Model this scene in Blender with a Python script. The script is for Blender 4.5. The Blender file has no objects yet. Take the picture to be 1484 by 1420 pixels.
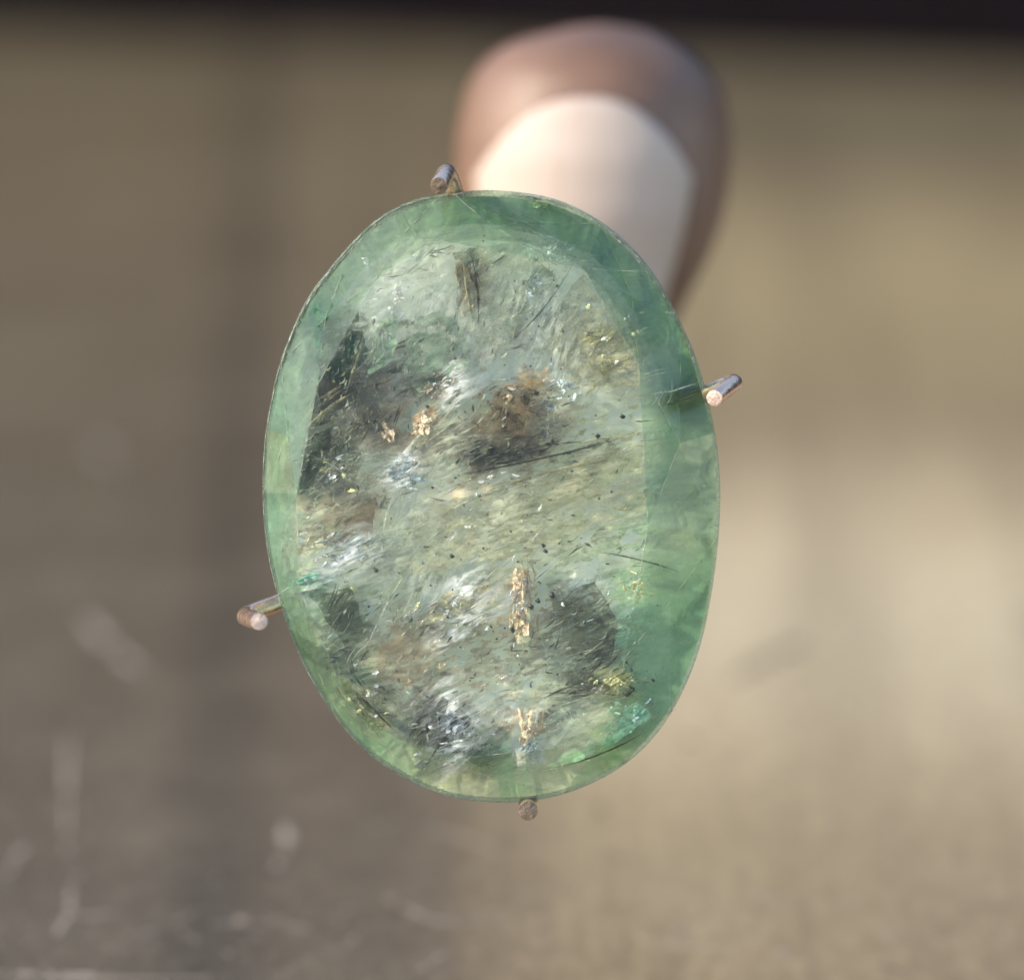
import bpy, bmesh, math, random
import numpy as np
from mathutils import Vector, Matrix, noise

random.seed(7)
scene = bpy.context.scene
C = scene.collection
R = math.radians

# ---------------------------------------------------------------- camera
# one unit = one centimetre.  The stone is 1.4 cm tall, held 18 cm from the lens.
S = 2.26 / 1420.0            # centimetres per photograph pixel in the plane of the stone
D = 18.0
PITCH = R(12.0)
CAM_H = 5.2
cam_d = bpy.data.cameras.new('camera')
cam = bpy.data.objects.new('camera', cam_d); C.objects.link(cam)
cam.location = (0, 0, CAM_H)
cam.rotation_euler = (math.pi / 2 - PITCH, 0, 0)
cam_d.sensor_width = 36.0
cam_d.lens = 36.0 * D / (1484 * S)
cam_d.clip_start = 0.1
cam_d.clip_end = 2000
cam_d.dof.use_dof = True
cam_d.dof.focus_distance = D - 0.04
cam_d.dof.aperture_fstop = 0.6
scene.camera = cam

# ---------------------------------------------------------------- sky and sun
SUN_EL, SUN_AZ = 31.0, -107.0       # azimuth measured from +Y (away from the lens) towards +X
world = bpy.data.worlds.new('World'); scene.world = world
world.use_nodes = True
wn = world.node_tree
bg = wn.nodes['Background']
sky = wn.nodes.new('ShaderNodeTexSky')
sky.sky_type = 'NISHITA'; sky.sun_disc = False
sky.sun_elevation = R(SUN_EL); sky.sun_rotation = R(SUN_AZ)
wn.links.new(sky.outputs['Color'], bg.inputs['Color'])
bg.inputs['Strength'].default_value = 0.15
sd = bpy.data.lights.new('sun', 'SUN'); sun = bpy.data.objects.new('sun', sd); C.objects.link(sun)
sd.energy = 2.1; sd.angle = R(2.5); sd.color = (1.0, 0.90, 0.76)
sv = Vector((math.sin(R(SUN_AZ)) * math.cos(R(SUN_EL)), math.cos(R(SUN_AZ)) * math.cos(R(SUN_EL)), math.sin(R(SUN_EL))))
sun.rotation_euler = sv.to_track_quat('Z', 'Y').to_euler()
sun.location = sv * 60
scene.view_settings.view_transform = 'Standard'
scene.view_settings.look = 'None'
scene.view_settings.exposure = 1.27
scene.view_settings.gamma = 1.0
scene.render.engine = 'CYCLES'
scene.cycles.use_denoising = True
scene.cycles.max_bounces = 14
scene.cycles.transparent_max_bounces = 32
scene.cycles.transmission_bounces = 12
scene.cycles.caustics_refractive = True
scene.cycles.sample_clamp_indirect = 6

# ---------------------------------------------------------------- helpers
def lin(r, g, b, k=1.0):
    o = []
    for v in (r, g, b):
        v = v / 255.0
        o.append((v / 12.92 if v <= 0.04045 else ((v + 0.055) / 1.055) ** 2.4) * k)
    return tuple(o)

def props(o, label=None, cat=None, group=None, kind=None):
    if label: o['label'] = label
    if cat: o['category'] = cat
    if group: o['group'] = group
    if kind: o['kind'] = kind
    return o

def empty(name, loc=(0, 0, 0), rot=(0, 0, 0)):
    o = bpy.data.objects.new(name, None); C.objects.link(o)
    o.location = loc; o.rotation_euler = rot; o.empty_display_size = 0.2
    return o

def mesh_obj(name, verts, faces, mat, parent=None, smooth=False):
    me = bpy.data.meshes.new(name)
    me.from_pydata([tuple(v) for v in verts], [], [tuple(f) for f in faces])
    me.update()
    if smooth: me.shade_smooth()
    if mat: me.materials.append(mat)
    o = bpy.data.objects.new(name, me); C.objects.link(o)
    if parent: o.parent = parent
    return o

class MB:
    def __init__(s): s.v = []; s.f = []
    def add(s, vs, fs):
        b = len(s.v); s.v += [tuple(v) for v in vs]; s.f += [tuple(b + i for i in f) for f in fs]
    def build(s, name, mat, parent=None, smooth=False):
        return mesh_obj(name, s.v, s.f, mat, parent, smooth)

def tube(path, radii, n=20, cap0=True, cap1=True, bevel=0.0, flat=1.0):
    """verts/faces of a tube along path (Vectors)"""
    path = [Vector(p) for p in path]
    vs, fs = [], []
    t = (path[1] - path[0]).normalized()
    up = Vector((0.13, 0.9, 0.41))
    u = (up - t * up.dot(t)).normalized()
    rings = []
    for i, p in enumerate(path):
        if i == 0: t2 = (path[1] - path[0]).normalized()
        elif i == len(path) - 1: t2 = (path[i] - path[i - 1]).normalized()
        else: t2 = ((path[i + 1] - p).normalized() + (p - path[i - 1]).normalized()).normalized()
        u = (u - t2 * u.dot(t2)).normalized()
        w = t2.cross(u)
        rings.append((p, u.copy(), w.copy(), radii[i]))
    for p, a, b, r in rings:
        for k in range(n):
            an = 2 * math.pi * k / n
            vs.append(p + a * math.cos(an) * r + b * math.sin(an) * r * flat)
    for i in range(len(rings) - 1):
        for k in range(n):
            k2 = (k + 1) % n
            fs.append((i * n + k, i * n + k2, (i + 1) * n + k2, (i + 1) * n + k))
    if cap0: fs.append(tuple(reversed(range(n))))
    if cap1: fs.append(tuple((len(rings) - 1) * n + k for k in range(n)))
    return vs, fs

def catmull(pts, sub=6):
    pts = [Vector(p) for p in pts]
    out = []
    P = [pts[0] * 2 - pts[1]] + pts + [pts[-1] * 2 - pts[-2]]
    for i in range(1, len(P) - 2):
        for j in range(sub):
            t = j / sub
            a, b, c, d = P[i - 1], P[i], P[i + 1], P[i + 2]
            out.append(0.5 * ((2 * b) + (c - a) * t + (2 * a - 5 * b + 4 * c - d) * t * t + (3 * b - a - 3 * c + d) * t ** 3))
    out.append(P[-2])
    return out

class Nodes:
    def __init__(s, name):
        s.m = bpy.data.materials.new(name); s.m.use_nodes = True
        s.t = s.m.node_tree; s.t.nodes.clear()
        s.out = s.t.nodes.new('ShaderNodeOutputMaterial')
    def n(s, typ, **kw):
        nd = s.t.nodes.new(typ)
        for k, v in kw.items():
            if k.startswith('i_'):
                key = k[2:].replace('_', ' ')
                nd.inputs[key].default_value = v
            else: setattr(nd, k, v)
        return nd
    def l(s, a, b): s.t.links.new(a, b)
    def ramp(s, fac, stops, interp='LINEAR'):
        r = s.n('ShaderNodeValToRGB'); cr = r.color_ramp; cr.interpolation = interp
        while len(cr.elements) < len(stops): cr.elements.new(0.5)
        for e, (p, c) in zip(cr.elements, stops):
            e.position = p
            e.color = (c, c, c, 1) if not hasattr(c, '__len__') else (*c[:3], 1)
        if fac is not None: s.l(fac, r.inputs[0])
        return r.outputs[0]
    def math(s, op, a, b=None, c=None, clamp=False):
        nd = s.n('ShaderNodeMath', operation=op, use_clamp=clamp)
        for i, v in enumerate((a, b, c)):
            if v is None: continue
            if isinstance(v, (int, float)): nd.inputs[i].default_value = v
            else: s.l(v, nd.inputs[i])
        return nd.outputs[0]
    def mix(s, fac, a, b, blend='MIX'):
        nd = s.n('ShaderNodeMix', data_type='RGBA', blend_type=blend)
        for i, v in ((0, fac), (6, a), (7, b)):
            if isinstance(v, (int, float)): nd.inputs[i].default_value = v
            elif isinstance(v, tuple): nd.inputs[i].default_value = (*v[:3], 1)
            else: s.l(v, nd.inputs[i])
        return nd.outputs[2]
    def mixs(s, fac, a, b):
        nd = s.n('ShaderNodeMixShader')
        if isinstance(fac, (int, float)): nd.inputs[0].default_value = fac
        else: s.l(fac, nd.inputs[0])
        s.l(a, nd.inputs[1]); s.l(b, nd.inputs[2])
        return nd.outputs[0]
    def coords(s, scale=(1, 1, 1), rot=(0, 0, 0), loc=(0, 0, 0)):
        tc = s.n('ShaderNodeTexCoord'); src = tc.outputs['Object']
        if any(rot) or any(loc):                       # turn first, stretch afterwards
            mr = s.n('ShaderNodeMapping'); mr.inputs['Rotation'].default_value = rot
            mr.inputs['Location'].default_value = loc; s.l(src, mr.inputs[0]); src = mr.outputs[0]
        mp = s.n('ShaderNodeMapping'); mp.inputs['Scale'].default_value = scale
        s.l(src, mp.inputs[0]); return mp.outputs[0]
    def noise(s, vec, scale, detail=4, rough=0.55, dist=0.0, typ='FBM'):
        nd = s.n('ShaderNodeTexNoise'); nd.noise_type = typ
        nd.inputs['Scale'].default_value = scale; nd.inputs['Detail'].default_value = detail
        nd.inputs['Roughness'].default_value = rough; nd.inputs['Distortion'].default_value = dist
        s.l(vec, nd.inputs['Vector']); return nd.outputs['Fac']
    def bump(s, h, strength, dist=0.01):
        nd = s.n('ShaderNodeBump'); nd.inputs['Strength'].default_value = strength
        nd.inputs['Distance'].default_value = dist; s.l(h, nd.inputs['Height']); return nd.outputs[0]
    def done(s, sh): s.l(sh, s.out.inputs['Surface']); return s.m

# pixel -> local coordinates of the stone (x right, y up, z towards the lens)
CX, CY = 712.0, 720.0
def G(x, y, z=0.0): return Vector(((x - CX) * S, -(y - CY) * S, z))

fwd = Vector((0, math.cos(PITCH), -math.sin(PITCH)))
upv = Vector((0, math.sin(PITCH), math.cos(PITCH)))
rgt = Vector((1, 0, 0))
gem_loc = cam.location + fwd * D + rgt * ((CX - 742) * S) + upv * (-(CY - 710) * S)
FRAME = Matrix((rgt, upv, -fwd)).transposed()        # local axes of the stone in the world

def table_point(px, py):
    """where the sight line through a photograph pixel meets the tabletop"""
    d = fwd * D + rgt * ((px - 742) * S) - upv * ((py - 710) * S)
    t = -CAM_H / d.z
    return cam.location + d * t

# ---------------------------------------------------------------- materials of the setting
def mat_table():
    m = Nodes('worn_beige_laminate')
    tc = m.n('ShaderNodeTexCoord'); sep = m.n('ShaderNodeSeparateXYZ')
    m.l(tc.outputs['Object'], sep.inputs[0])
    X, Y = sep.outputs[0], sep.outputs[1]
    v = m.coords()
    big = m.noise(v, 0.35, 2, 0.5)
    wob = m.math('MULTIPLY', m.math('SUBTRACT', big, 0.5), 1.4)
    # broad bands of painted light and shade across the sheet (by distance)
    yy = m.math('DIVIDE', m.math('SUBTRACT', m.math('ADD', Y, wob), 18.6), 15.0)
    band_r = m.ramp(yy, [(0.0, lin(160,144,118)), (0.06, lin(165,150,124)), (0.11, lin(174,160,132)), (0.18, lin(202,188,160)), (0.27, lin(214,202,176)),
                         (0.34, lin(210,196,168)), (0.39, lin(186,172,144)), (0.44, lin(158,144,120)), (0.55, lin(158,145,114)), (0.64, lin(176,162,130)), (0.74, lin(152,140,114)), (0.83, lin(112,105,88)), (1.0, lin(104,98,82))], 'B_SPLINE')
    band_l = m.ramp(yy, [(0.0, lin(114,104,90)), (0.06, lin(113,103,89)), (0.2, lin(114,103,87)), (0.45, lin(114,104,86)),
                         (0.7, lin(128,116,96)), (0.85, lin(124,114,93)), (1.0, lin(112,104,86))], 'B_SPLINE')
    # left side painted darker, with dark reflection strips running away
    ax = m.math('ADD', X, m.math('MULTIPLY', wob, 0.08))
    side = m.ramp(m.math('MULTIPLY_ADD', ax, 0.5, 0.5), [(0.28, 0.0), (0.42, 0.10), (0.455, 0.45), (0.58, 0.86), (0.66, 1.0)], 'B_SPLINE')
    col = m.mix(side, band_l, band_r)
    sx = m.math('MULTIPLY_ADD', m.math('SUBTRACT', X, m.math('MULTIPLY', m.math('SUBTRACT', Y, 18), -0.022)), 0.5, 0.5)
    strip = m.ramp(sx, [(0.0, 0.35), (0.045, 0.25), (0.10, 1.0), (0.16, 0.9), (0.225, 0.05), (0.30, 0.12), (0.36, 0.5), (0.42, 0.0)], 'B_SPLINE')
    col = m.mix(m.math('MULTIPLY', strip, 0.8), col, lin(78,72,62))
    # long faint reflections painted as streaks that run away from the lens
    st = m.noise(m.coords(scale=(1.0, .04, 1), rot=(0, 0, .02)), 2.6, 3, .6)
    col = m.mix(m.ramp(st, [(0.42, 0.0), (0.62, 0.30)]), col, lin(96, 86, 72))
    mo = m.noise(m.coords(loc=(4, 2, 0)), 1.1, 5, .65)
    col = m.mix(m.ramp(mo, [(0.48, 0.0), (0.75, 0.12)]), col, lin(208, 196, 172))
    # fine grain and smears
    g1 = m.noise(m.coords(scale=(1, 0.22, 1)), 26, 5, 0.65)
    col = m.mix(0.5, col, m.mix(m.ramp(g1, [(0.3, 0.0), (0.7, 1.0)]), lin(150,140,128), lin(215,210,200)), 'OVERLAY')
    g2 = m.noise(m.coords(scale=(1.0, 0.12, 1), rot=(0, 0, 0.5)), 9, 6, 0.7, 0.6)
    col = m.mix(m.ramp(g2, [(0.6, 0.0), (0.8, 0.16)]), col, lin(196,186,168))
    g3 = m.noise(m.coords(scale=(1.0, 0.10, 1), rot=(0, 0, -0.35), loc=(3, 1, 0)), 14, 5, 0.7, 0.5)
    col = m.mix(m.ramp(g3, [(0.62, 0.0), (0.82, 0.14)]), col, lin(92,82,68))
    # the finest scuffs
    sc = m.noise(m.coords(scale=(0.5, 1.6, 1), rot=(0, 0, 0.2)), 60, 3, 0.6, 1.0, 'RIDGED_MULTIFRACTAL') if False else m.noise(m.coords(scale=(1, 0.35, 1)), 120, 2, 0.5)
    b = m.n('ShaderNodeBsdfPrincipled')
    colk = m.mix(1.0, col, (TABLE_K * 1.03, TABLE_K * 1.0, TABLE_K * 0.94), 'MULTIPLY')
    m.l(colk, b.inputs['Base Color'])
    m.l(m.ramp(g2, [(0.3, 0.42), (0.7, 0.6)]), b.inputs['Roughness'])
    b.inputs['Specular IOR Level'].default_value = 0.25
    m.l(m.bump(m.math('ADD', g1, m.math('MULTIPLY', sc, 0.6)), 0.25, 0.01), b.inputs['Normal'])
    return m.done(b.outputs[0])

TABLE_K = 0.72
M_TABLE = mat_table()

def plain(name, col, rough=0.5, metal=0.0, spec=0.5, bumps=None, var=0.0, vscale=20):
    m = Nodes(name); b = m.n('ShaderNodeBsdfPrincipled')
    v = m.coords()
    if var:
        nz = m.noise(v, vscale, 5, 0.6)
        c = m.mix(m.ramp(nz, [(0.3, 0.0), (0.7, 1.0)]), tuple(x * (1 - var) for x in col), tuple(min(1, x * (1 + var)) for x in col))
        m.l(c, b.inputs['Base Color'])
    else: b.inputs['Base Color'].default_value = (*col, 1)
    b.inputs['Roughness'].default_value = rough; b.inputs['Metallic'].default_value = metal
    b.inputs['Specular IOR Level'].default_value = spec
    if bumps:
        nz = m.noise(v, bumps[0], 4, 0.6); m.l(m.bump(nz, bumps[1], bumps[2]), b.inputs['Normal'])
    return m.done(b.outputs[0])

M_DARK = plain('near_black_backdrop', (0.005, 0.003, 0.004), 0.9, spec=0.1, var=0.25, vscale=2)
M_DUST = plain('pale_dust', (0.5, 0.46, 0.4), 0.8)
M_SCRATCH = plain('pale_scuff', lin(178,164,146, 0.72), 0.7)
M_MARK = plain('dark_scuff', lin(120,104,84, 0.6), 0.7)

# ---------------------------------------------------------------- table
eL, eR = table_point(-300, 30), table_point(1784, 112)
def edge_y(x):
    return eL.y + (eR.y - eL.y) * (x - eL.x) / (eR.x - eL.x)
table = empty('table', (0, 16, -0.6))
nx = 12
tv = []; tf = []
xs = [-30 + 60 * i / nx for i in range(nx + 1)]
for x in xs:
    ey = edge_y(max(-4, min(4, x)) if abs(x) > 4 else x)
    ey = edge_y(x)
    # near edge .. far edge, rounded far lip and skirt
    tv += [Vector((x, 11.5, -1.2)), Vector((x, 11.5, 0.0 - 0.08)), Vector((x, 11.58, 0.0)), Vector((x, ey - 0.1, 0.0)), Vector((x, ey, -0.1)), Vector((x, ey, -1.2))]
for i in range(nx):
    for j in range(5):
        a = i * 6 + j; tf.append((a, a + 6, a + 7, a + 1))
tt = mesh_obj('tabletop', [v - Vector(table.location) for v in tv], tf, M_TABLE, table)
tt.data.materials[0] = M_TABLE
# table texture uses object coordinates: shift object so that its frame equals the world frame
tt.data.transform(Matrix.Translation(table.location)); tt.location = -Vector(table.location)
props(table, 'worn beige tabletop with faint scuffs, running back out of focus behind the green stone', 'table')

# long scuffs and specks traced on the near part of the top
scr = MB(); mark = MB()
def scuff(mb, pts, w, h=0.0015):
    P = [table_point(*p) for p in pts]
    c = catmull(P, 8)
    n = len(c); vs = []
    for i, p in enumerate(c):
        t = (c[min(i + 1, n - 1)] - c[max(i - 1, 0)]).normalized(); s = Vector((-t.y, t.x, 0))
        ww = w * (0.25 + 0.75 * math.sin(math.pi * (i + 0.5) / n)) * (0.6 + 0.8 * random.random())
        vs += [p + s * ww + Vector((0, 0, 0.0005)), p + Vector((0, 0, h + 0.0005)), p - s * ww + Vector((0, 0, 0.0005))]
    fs = []
    for i in range(n - 1):
        if random.random() < 0.22: continue
        a = i * 3; fs += [(a, a + 3, a + 4, a + 1), (a + 1, a + 4, a + 5, a + 2)]
    mb.add(vs, fs)
for pts, w in [
    ([(80, 1356), (100, 1322), (103, 1285)], .010), ([(92, 1322), (130, 1326), (170, 1322)], .008),
    ([(97, 1240), (98, 1120), (100, 1050)], .006), ([(112, 1045), (170, 1040), (230, 1020)], .008), ([(5, 1290), (22, 1245), (45, 1218)], .007),
    ([(412, 1195), (416, 1215), (414, 1232)], .014), ([(370, 1340), (340, 1330), (420, 1332)], .004), ([(200, 1358), (240, 1340), (270, 1330)], .006),
    ([(305, 1340), (350, 1336), (400, 1340)], .006), ([(410, 1340), (430, 1343), (450, 1346)], .008), ([(0, 1409), (90, 1412), (160, 1413)], .014), ([(0, 1416), (120, 1418), (300, 1417)], .008),
    ([(530, 1198), (545, 1197), (556, 1196)], .008), ([(560, 1300), (620, 1330), (660, 1337)], .006), ([(655, 1345), (700, 1330), (740, 1310)], .006), ([(590, 1418), (625, 1395), (650, 1375)], .006),
    ([(925, 1360), (1000, 1372), (1072, 1375)], .007), ([(1080, 1302), (1100, 1300), (1130, 1304)], .010), ([(1210, 1304), (1230, 1303), (1246, 1304)], .010),
    ([(975, 1350), (985, 1346), (1000, 1342)], .012), ([(1270, 1353), (1290, 1351), (1310, 1352)], .010), ([(1450, 1355), (1468, 1356), (1484, 1357)], .008), ([(1120, 1378), (1140, 1380), (1150, 1380)], .010),
    ([(742, 1302), (790, 1290), (830, 1276)], .005), ([(940, 1298), (980, 1302), (1020, 1300)], .006), ([(620, 1200), (700, 1222), (720, 1240)], .004),
    ([(1290, 1200), (1302, 1206), (1310, 1196)], .007),
    ([(118, 885), (150, 925), (212, 980)], .02), ([(130, 640), (150, 655), (160, 672)], .016), ([(520, 1316), (500, 1318), (470, 1330)], .006)]:
    scuff(scr, pts, w)
for pts, w in [([(1060, 985), (1110, 955), (1175, 925)], .03), ([(988, 1075), (1000, 1073), (1015, 1074)], .03), ([(862, 1176), (872, 1170), (880, 1167)], .02),
               ([(645, 1261), (653, 1260), (660, 1262)], .010), ([(680, 1358), (690, 1359), (702, 1357)], .010), ([(712, 1357), (722, 1356), (730, 1357)], .010),
               ([(800, 1287), (806, 1286), (812, 1287)], .010), ([(1095, 1320), (1105, 1322), (1112, 1322)], .009), ([(1260, 1395), (1290, 1402), (1320, 1410)], .010), ([(880, 1238), (895, 1245), (905, 1247)], .008), ([(600, 1130), (620, 1140), (640, 1150)], .01)]:
    scuff(mark, pts, w)
rs = random.Random(3)
for k in range(420):                      # short random scuffs, denser near the front left
    x = rs.uniform(-60, 1540) if k % 3 else rs.uniform(-60, 420); y = 1150 + 300 * math.sqrt(rs.random())
    l = rs.uniform(3, 16); a = rs.choice([rs.gauss(0, .25), rs.gauss(2.2, .3), rs.gauss(.9, .4)])
    (scuff)(scr if rs.random() < .62 else mark, [(x, y), (x + l * math.cos(a) / 2 + 1, y - .35 * l * math.sin(a) / 2), (x + l * math.cos(a), y - .35 * l * math.sin(a))], rs.uniform(.0015, .004), 0.0008)
for mb, mt, nm in ((scr, M_SCRATCH, 'scuff'), (mark, M_MARK, 'dark_scuff')):
    o = mb.build(nm, mt, table); o.data.transform(Matrix.Translation(-Vector(table.location))); o['kind'] = 'stuff'

# dust specks
dust = MB()
def grain(mb, c, r, rg, sq=0.6):
    vs = []; 
    base = [(1,0,0),(-1,0,0),(0,1,0),(0,-1,0),(0,0,1),(0,0,-1)]
    for b in base:
        vs.append(Vector(c) + Vector((b[0] * r * rg.uniform(.6, 1.5), b[1] * r * rg.uniform(.6, 1.5), b[2] * r * sq)))
    mb.add(vs, [(0,2,4),(2,1,4),(1,3,4),(3,0,4),(2,0,5),(1,2,5),(3,1,5),(0,3,5)])
for px, py, r in [(112, 1271, .010), (95, 1263, .006), (312, 1275, .009), (402, 1256, .013), (405, 1250, .010), (512, 1364, .009), (186, 1357, .007), (279, 1360, .008), (282, 1366, .007), (197, 1182, .004), (195, 1245, .004), (1322, 1260, .006), (935, 1272, .004), (1055, 1088, .008), (48, 1350, .006), (35, 1334, .006), (330, 1380, .006), (560, 1100, .006)]:
    p = table_point(px, py); grain(dust, p + Vector((0, 0, r * .4)), r * .6, rs)
for k in range(160):
    p = table_point(rs.uniform(-50, 1540), 1100 + 330 * math.sqrt(rs.random())); r = rs.uniform(.001, .0026)
    grain(dust, p + Vector((0, 0, r * .5)), r, rs)
o = dust.build('dust', M_DUST); props(o, 'tiny pale dust specks lying on the near part of the tabletop', 'dust', kind='stuff')

# dark board added for the dark region beyond the far edge of the table
db = MB()
y0a, y0b = edge_y(-30) + 0.25, edge_y(30) + 0.25
vs = [(-30, y0a, -1.2), (30, y0b, -1.2), (30, y0b, 7.5), (-30, y0a, 7.5), (-30, y0a + 0.6, -1.2), (30, y0b + 0.6, -1.2), (30, y0b + 0.6, 7.5), (-30, y0a + 0.6, 7.5)]
db.add([Vector(v) for v in vs], [(0, 1, 2, 3), (5, 4, 7, 6), (4, 0, 3, 7), (1, 5, 6, 2), (3, 2, 6, 7), (4, 5, 1, 0)])
o = db.build('dark_backdrop', M_DARK); props(o, 'near-black upright board added just past the far edge of the tabletop', 'backdrop')

# ---------------------------------------------------------------- finger
def mat_skin():
    m = Nodes('skin'); b = m.n('ShaderNodeBsdfPrincipled')
    v = m.coords(); nz = m.noise(v, 3, 4, .6)
    m.l(m.mix(m.ramp(nz, [(0.35, 0.0), (0.7, 1.0)]), lin(104,78,62), lin(126,96,77)), b.inputs['Base Color'])
    b.inputs['Roughness'].default_value = 0.5
    b.inputs['Subsurface Weight'].default_value = 0.15
    b.inputs['Subsurface Radius'].default_value = (0.2, 0.08, 0.04)
    w = m.n('ShaderNodeTexWave', wave_type='BANDS', bands_direction='Z'); w.inputs['Scale'].default_value = 6; w.inputs['Distortion'].default_value = 4
    m.l(v, w.inputs[0])
    m.l(m.bump(m.math('ADD', m.math('MULTIPLY', w.outputs['Fac'], .3), nz), 0.2, 0.02), b.inputs['Normal'])
    return m.done(b.outputs[0])
M_SKIN = mat_skin()
def mat_nail():
    m = Nodes('fingernail'); b = m.n('ShaderNodeBsdfPrincipled')
    nz = m.noise(m.coords(scale=(6, 6, .5)), 6, 3, .5)
    m.l(m.mix(nz, lin(176,156,142), lin(190,172,158)), b.inputs['Base Color'])
    b.inputs['Roughness'].default_value = 0.6
    return m.done(b.outputs[0])
M_NAIL = mat_nail()

DF = 20.35                                   # distance of the fingertip from the lens plane
def F(px, py, dz=0.0):
    d = (DF + dz) / D
    return cam.location + fwd * (DF + dz) + rgt * ((px - 742) * S * d) - upv * ((py - 710) * S * d)
SF = S * DF / D
person = empty('person', F(850, 500))
person.location.z = 0
def finger_mesh():
    # spine of the finger: tip up, last joint upright, then hooked back away from the lens
    st = [  # px, py, depth, radius in px
        (868, 36, 0.02, 16), (868, 42, 0.02, 56), (868, 55, 0.02, 100), (867, 80, 0.02, 146), (865, 118, 0.02, 179), (863, 165, 0.02, 194), (860, 230, 0.02, 200),
        (856, 310, 0.0, 190), (848, 365, 0.06, 166), (838, 400, 0.22, 158), (828, 420, 0.5, 150), (822, 412, 0.9, 140), (816, 402, 1.5, 136), (812, 392, 2.0, 130), (810, 386, 2.3, 100), (810, 384, 2.4, 50)]
    P = [F(a, b, c) for a, b, c, r in st]; Rr = [r * SF for *_, r in st]
    Pc = catmull(P, 5); Rc = [v.x for v in catmull([Vector((r, 0, 0)) for r in Rr], 5)]
    vs, fs = tube(Pc, Rc, 40, flat=1.0)
    return vs, fs
vs, fs = finger_mesh()
def loc(o, parent):     # world-space mesh -> child of an unrotated empty
    o.data.transform(Matrix.Translation(-Vector(parent.location))); return o
fm = MB(); fm.add(vs, fs); fo = loc(fm.build('finger', M_SKIN, person, True), person)
# nail: curved plate on the side that faces the lens
nv = []; nf = []; NU, NV = 16, 18
def fr_at(py):
    k = [(40, 20, 868), (58, 100, 868), (82, 146, 867), (118, 178, 865), (165, 192, 863), (230, 200, 860), (310, 190, 856), (380, 168, 846), (440, 158, 835), (520, 158, 822)]
    for a, b in zip(k, k[1:]):
        if py <= b[0]:
            t = (py - a[0]) / (b[0] - a[0]); return a[1] + (b[1] - a[1]) * t, a[2] + (b[2] - a[2]) * t
    return 160, 815
for j in range(NV + 1):
    t = j / NV
    for i in range(NU + 1):
        u = -1 + 2 * i / NU
        y = 145 + t * 295 + (1 - t) * (abs(u) ** 2.4) * 110
        r, cx = fr_at(y)
        x = cx - 12 + u * min(r * .86, 150 - 20 * t)
        an = math.asin(max(-.96, min(.96, (x - cx) / r)))
        nv.append(F(x, y, max(0, (y - 400) / 110) ** 2 * .3 - (math.cos(an) * r * SF) - 0.035))
for j in range(NV):
    for i in range(NU):
        a = j * (NU + 1) + i; nf.append((a, a + 1, a + NU + 2, a + NU + 1))
nail = mesh_obj('fingernail', nv, nf, M_NAIL, person, True); loc(nail, person)
so = nail.modifiers.new('thickness', 'SOLIDIFY'); so.thickness = 0.04; so.offset = 0
props(person, 'blurred fingertip with a pale sunlit nail, pointing up behind the green stone', 'person')

# ---------------------------------------------------------------- the stone
OUT = [(650,284),(700,279),(760,283),(810,294),(860,318),(905,352),(945,398),(975,450),(1000,502),(1018,555),(1033,620),(1041,680),(1042,740),(1038,800),(1030,860),(1018,920),(1000,975),(970,1035),(930,1085),(880,1122),(820,1148),(760,1160),(700,1160),(640,1150),(590,1128),(540,1095),(500,1055),(465,1005),(435,950),(412,890),(395,830),(385,770),(382,700),(385,640),(393,590),(405,535),(425,480),(450,430),(482,388),(520,345),(560,312),(605,292)]
OUT = [(v.x, v.y) for v in catmull([Vector((*p, 0)) for p in OUT] + [Vector((*OUT[0], 0))], 5)][:-1]
NO = len(OUT)
def ang(p): return math.atan2(p[1] - CY, p[0] - CX)
OA = [(ang(p), p) for p in OUT]
def out_at(a):
    """outline radius in a direction"""
    best = None
    for i in range(NO):
        a0, p0 = OA[i]; a1, p1 = OA[(i + 1) % NO]
        d = (a1 - a0) % (2 * math.pi); e = (a - a0) % (2 * math.pi)
        if e <= d:
            x0, y0 = p0[0] - CX, p0[1] - CY; x1, y1 = p1[0] - CX, p1[1] - CY
            c, s = math.cos(a), math.sin(a)
            dx, dy = x1 - x0, y1 - y0
            den = c * dy - s * dx
            return (x0 * dy - y0 * dx) / den
    return 400
RT = [out_at(-math.pi + 2 * math.pi * k / 720) for k in range(721)]
def rad(a):
    t = (a + math.pi) / (2 * math.pi) * 720; t %= 720
    i = int(t); f = t - i
    return RT[i] * (1 - f) + RT[min(720, i + 1)] * f

gem = empty('emerald'); gem.matrix_world = Matrix.Translation(gem_loc) @ FRAME.to_4x4()

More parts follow.
